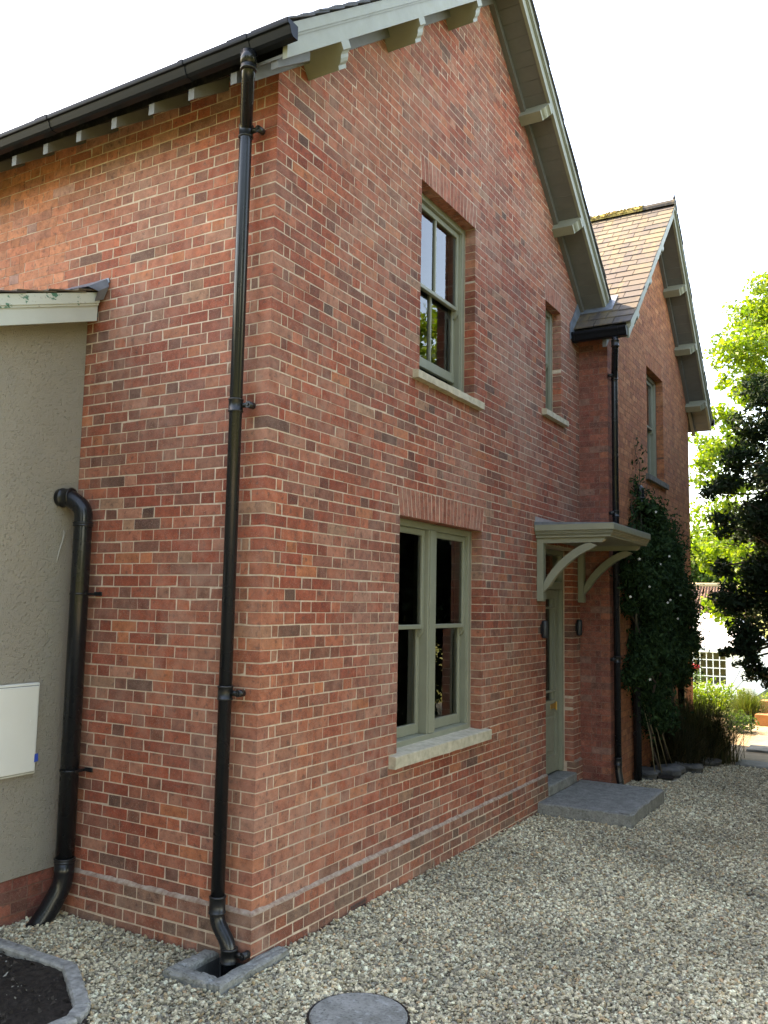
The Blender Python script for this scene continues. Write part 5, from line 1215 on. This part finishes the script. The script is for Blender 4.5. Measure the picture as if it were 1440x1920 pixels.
m.add([(mx1, MY-0.02, ze), (mx1+0.28, MY-0.25, gzm), (mx1+0.28, MY+0.3, gzm), (mx1, MY+0.02, ze)], [(0, 1, 2, 3)]); m.add([(mx1, MY-0.02, ze), (mx1, MY-0.02, gzm), (mx1+0.28, MY-0.25, gzm)], [(0, 1, 2)])
m.box(mx1-0.02, mx1, MY+0.03, MY+8, gzm, ze); m.box(mx0, mx0+0.02, MY+0.03, MY+8, gzm, ze); m.box(mx0, mx1, MY+8.0, MY+8.02, gzm, ze); qb(m, 'canvas_wall', 'canvas')
m = MB(); m.add([(mx0-0.1, MY-0.12, ze-0.02), (mx1+0.1, MY-0.12, ze-0.02), (mx1-0.9, MY+4, zt), (mx0+0.9, MY+4, zt), (mx0-0.1, MY+8.1, ze), (mx1+0.1, MY+8.1, ze)], [(0, 1, 2, 3), (3, 2, 5, 4), (1, 5, 2), (0, 3, 4)]); qb(m, 'canvas_roof', 'canvas')
m = MB(); m.box(mx0-0.1, mx1+0.1, MY-0.16, MY-0.10, ze-0.22, ze-0.0, 0.01); qb(m, 'valance', 'canvas')
nb_ = 5
for i in range(nb_+1): xx = wx0+(wx1-wx0)*i/nb_; m = MB(); m.box(xx-0.018, xx+0.018, MY-0.035, MY-0.021, wz0, wz1); qb(m, 'window_bar', 'canvas')
for j in range(5): zz = wz0+(wz1-wz0)*j/4; m = MB(); m.box(wx0, wx1, MY-0.036, MY-0.022, zz-0.018, zz+0.018); qb(m, 'window_bar', 'canvas')
m = MB(); m.add([(wx0, MY, wz0), (wx1, MY, wz0), (wx1, MY, wz1), (wx0, MY, wz1)], [(0, 1, 2, 3)]); qb(m, 'window_panel', 'glass')
for i, (u0, v0, u1, v1) in enumerate([(1388, 1257, 1364, 1300), (1394, 1276, 1372, 1300), (1396, 1292, 1384, 1302)]):
    m = MB(); m.tube([at(u0, v0, 1, MY-0.1), at(u1, v1, 1, MY-1.6)], 0.02, 6); qb(m, 'guy_rope', 'rope')
# a chair-and-table set inside, seen through the panel
for i in range(3):
    x = wx0+0.5+i*0.42; m = MB(); m.box(x-0.18, x+0.18, MY+1.5, MY+1.86, gzm+0.42, gzm+0.46, 0.005); m.box(x-0.18, x+0.18, MY+1.84, MY+1.87, gzm+0.46, gzm+0.95, 0.005)
    for dx in (-.16, .14):
        for dy in (1.52, 1.82): m.box(x+dx, x+dx+0.025, MY+dy, MY+dy+0.025, gzm, gzm+0.42)
    o = m.build('folding_chair', simple('blue_grey_chair', (0.12, 0.16, 0.22, 1), 0.6)); tag(o, ['left chair seen through the marquee window panel', 'middle chair seen through the marquee window panel', 'right chair seen through the marquee window panel'][i], 'chair', 'chairs inside the marquee')
# roses on a stem
rp = at(1306, 1297, 2, float(gz(0, 24)))
root = empty('rose_bush', rp); tag(root, 'red rose on a tall stem in the lawn by the house corner', 'rose'); m = MB(); rr = np.random.default_rng(50)
for k in range(3): limb(m, (0, 0, 0), (rr.uniform(-.1, .1), 0, 0.75+0.1*k), 0.012, 0.006, rr, 6, 4)
m.build('stem', 'bark', root); pt = rr.normal(0, 1, (260, 3))*np.array([.16, .12, .16])+np.array([0, 0, .45]); leaf_obj('foliage', [leaves(pt, 0.07, .6, MIDG, rng=rr)], 'leaf', root)
m = MB()
for k in range(40):
    d = rr.normal(0, 1, 3); d /= np.linalg.norm(d); c = np.array([rr.choice([-.07, .06]), 0, .86+rr.uniform(-.03, .05)])+d*.07; e1 = np.cross(d, [0, 0, 1.]); e1 /= np.linalg.norm(e1)+1e-6; e2 = np.cross(d, e1); m.add([c-e1*.045, c-e2*.04, c+e1*.045, c+e2*.05], [(0, 1, 2, 3)])
m.build('bloom', 'red_petal', root)
# pantiled outbuilding
OY = 62.0; gzo = float(gz(0, OY)); ob = empty('outbuilding', (-8, OY, gzo)); tag(ob, 'outbuilding with brown pantile roof beyond the marquee', 'outbuilding'); oo = np.array((-8, OY, gzo))
xl = at(1270, 1100, 1, OY)[0]-3; xrr = at(1398, 1100, 1, OY)[0]; zr = at(1340, 1098, 1, OY+2.6)[2]; zev = zr-2.6
m = MB(); m.box(xl+0.3, xrr-0.2, OY+0.25, OY+5, gzo, zev+0.05); o = m.build('wall', 'brick_wing', ob); o.location = -oo
per = 0.205; ncol = int((xrr-xl)/per); V = []; F = []; rows = 9; sub = 6
nx = ncol*sub+1
for r in range(rows):
    for e in (0, 1):
        t = (r+e)/rows; yy = OY+2.7*t; zz = zev+2.6*t
        for i in range(nx):
            ph = (i % sub)/sub; V.append((xl+i*per/sub, yy-0.0, zz+0.075*math.sin(2*math.pi*ph)+(0.05 if e == 0 else 0.0)))
for r in range(rows):
    b = r*2*nx
    for i in range(nx-1): F.append((b+i, b+i+1, b+nx+i+1, b+nx+i))
    if r+1 < rows:
        c = (r*2+1)*nx; d = (r+1)*2*nx
        for i in range(nx-1): F.append((c+i, c+i+1, d+i+1, d+i))
rf = bpy.data.objects.new('roof', np_mesh('roof', np.array(V)-oo, np.array(F))); link(rf, ob, 'pantile')
m = MB(); m.tube([(xl, OY+2.7, zr+0.05), (xrr, OY+2.7, zr+0.05)], 0.16, 10); o = m.build('ridge', simple('pale_ridge', (0.36, 0.29, 0.18, 1), 0.9), ob); o.location = -oo
m = MB(); m.prism([(OY+2.7, zr), (OY+5.4, zev), (OY+5.3, zev-0.1), (OY+2.7, zr-0.2)], 'x', xl, xrr); o = m.build('back_slope', 'pantile', ob); o.location = -oo
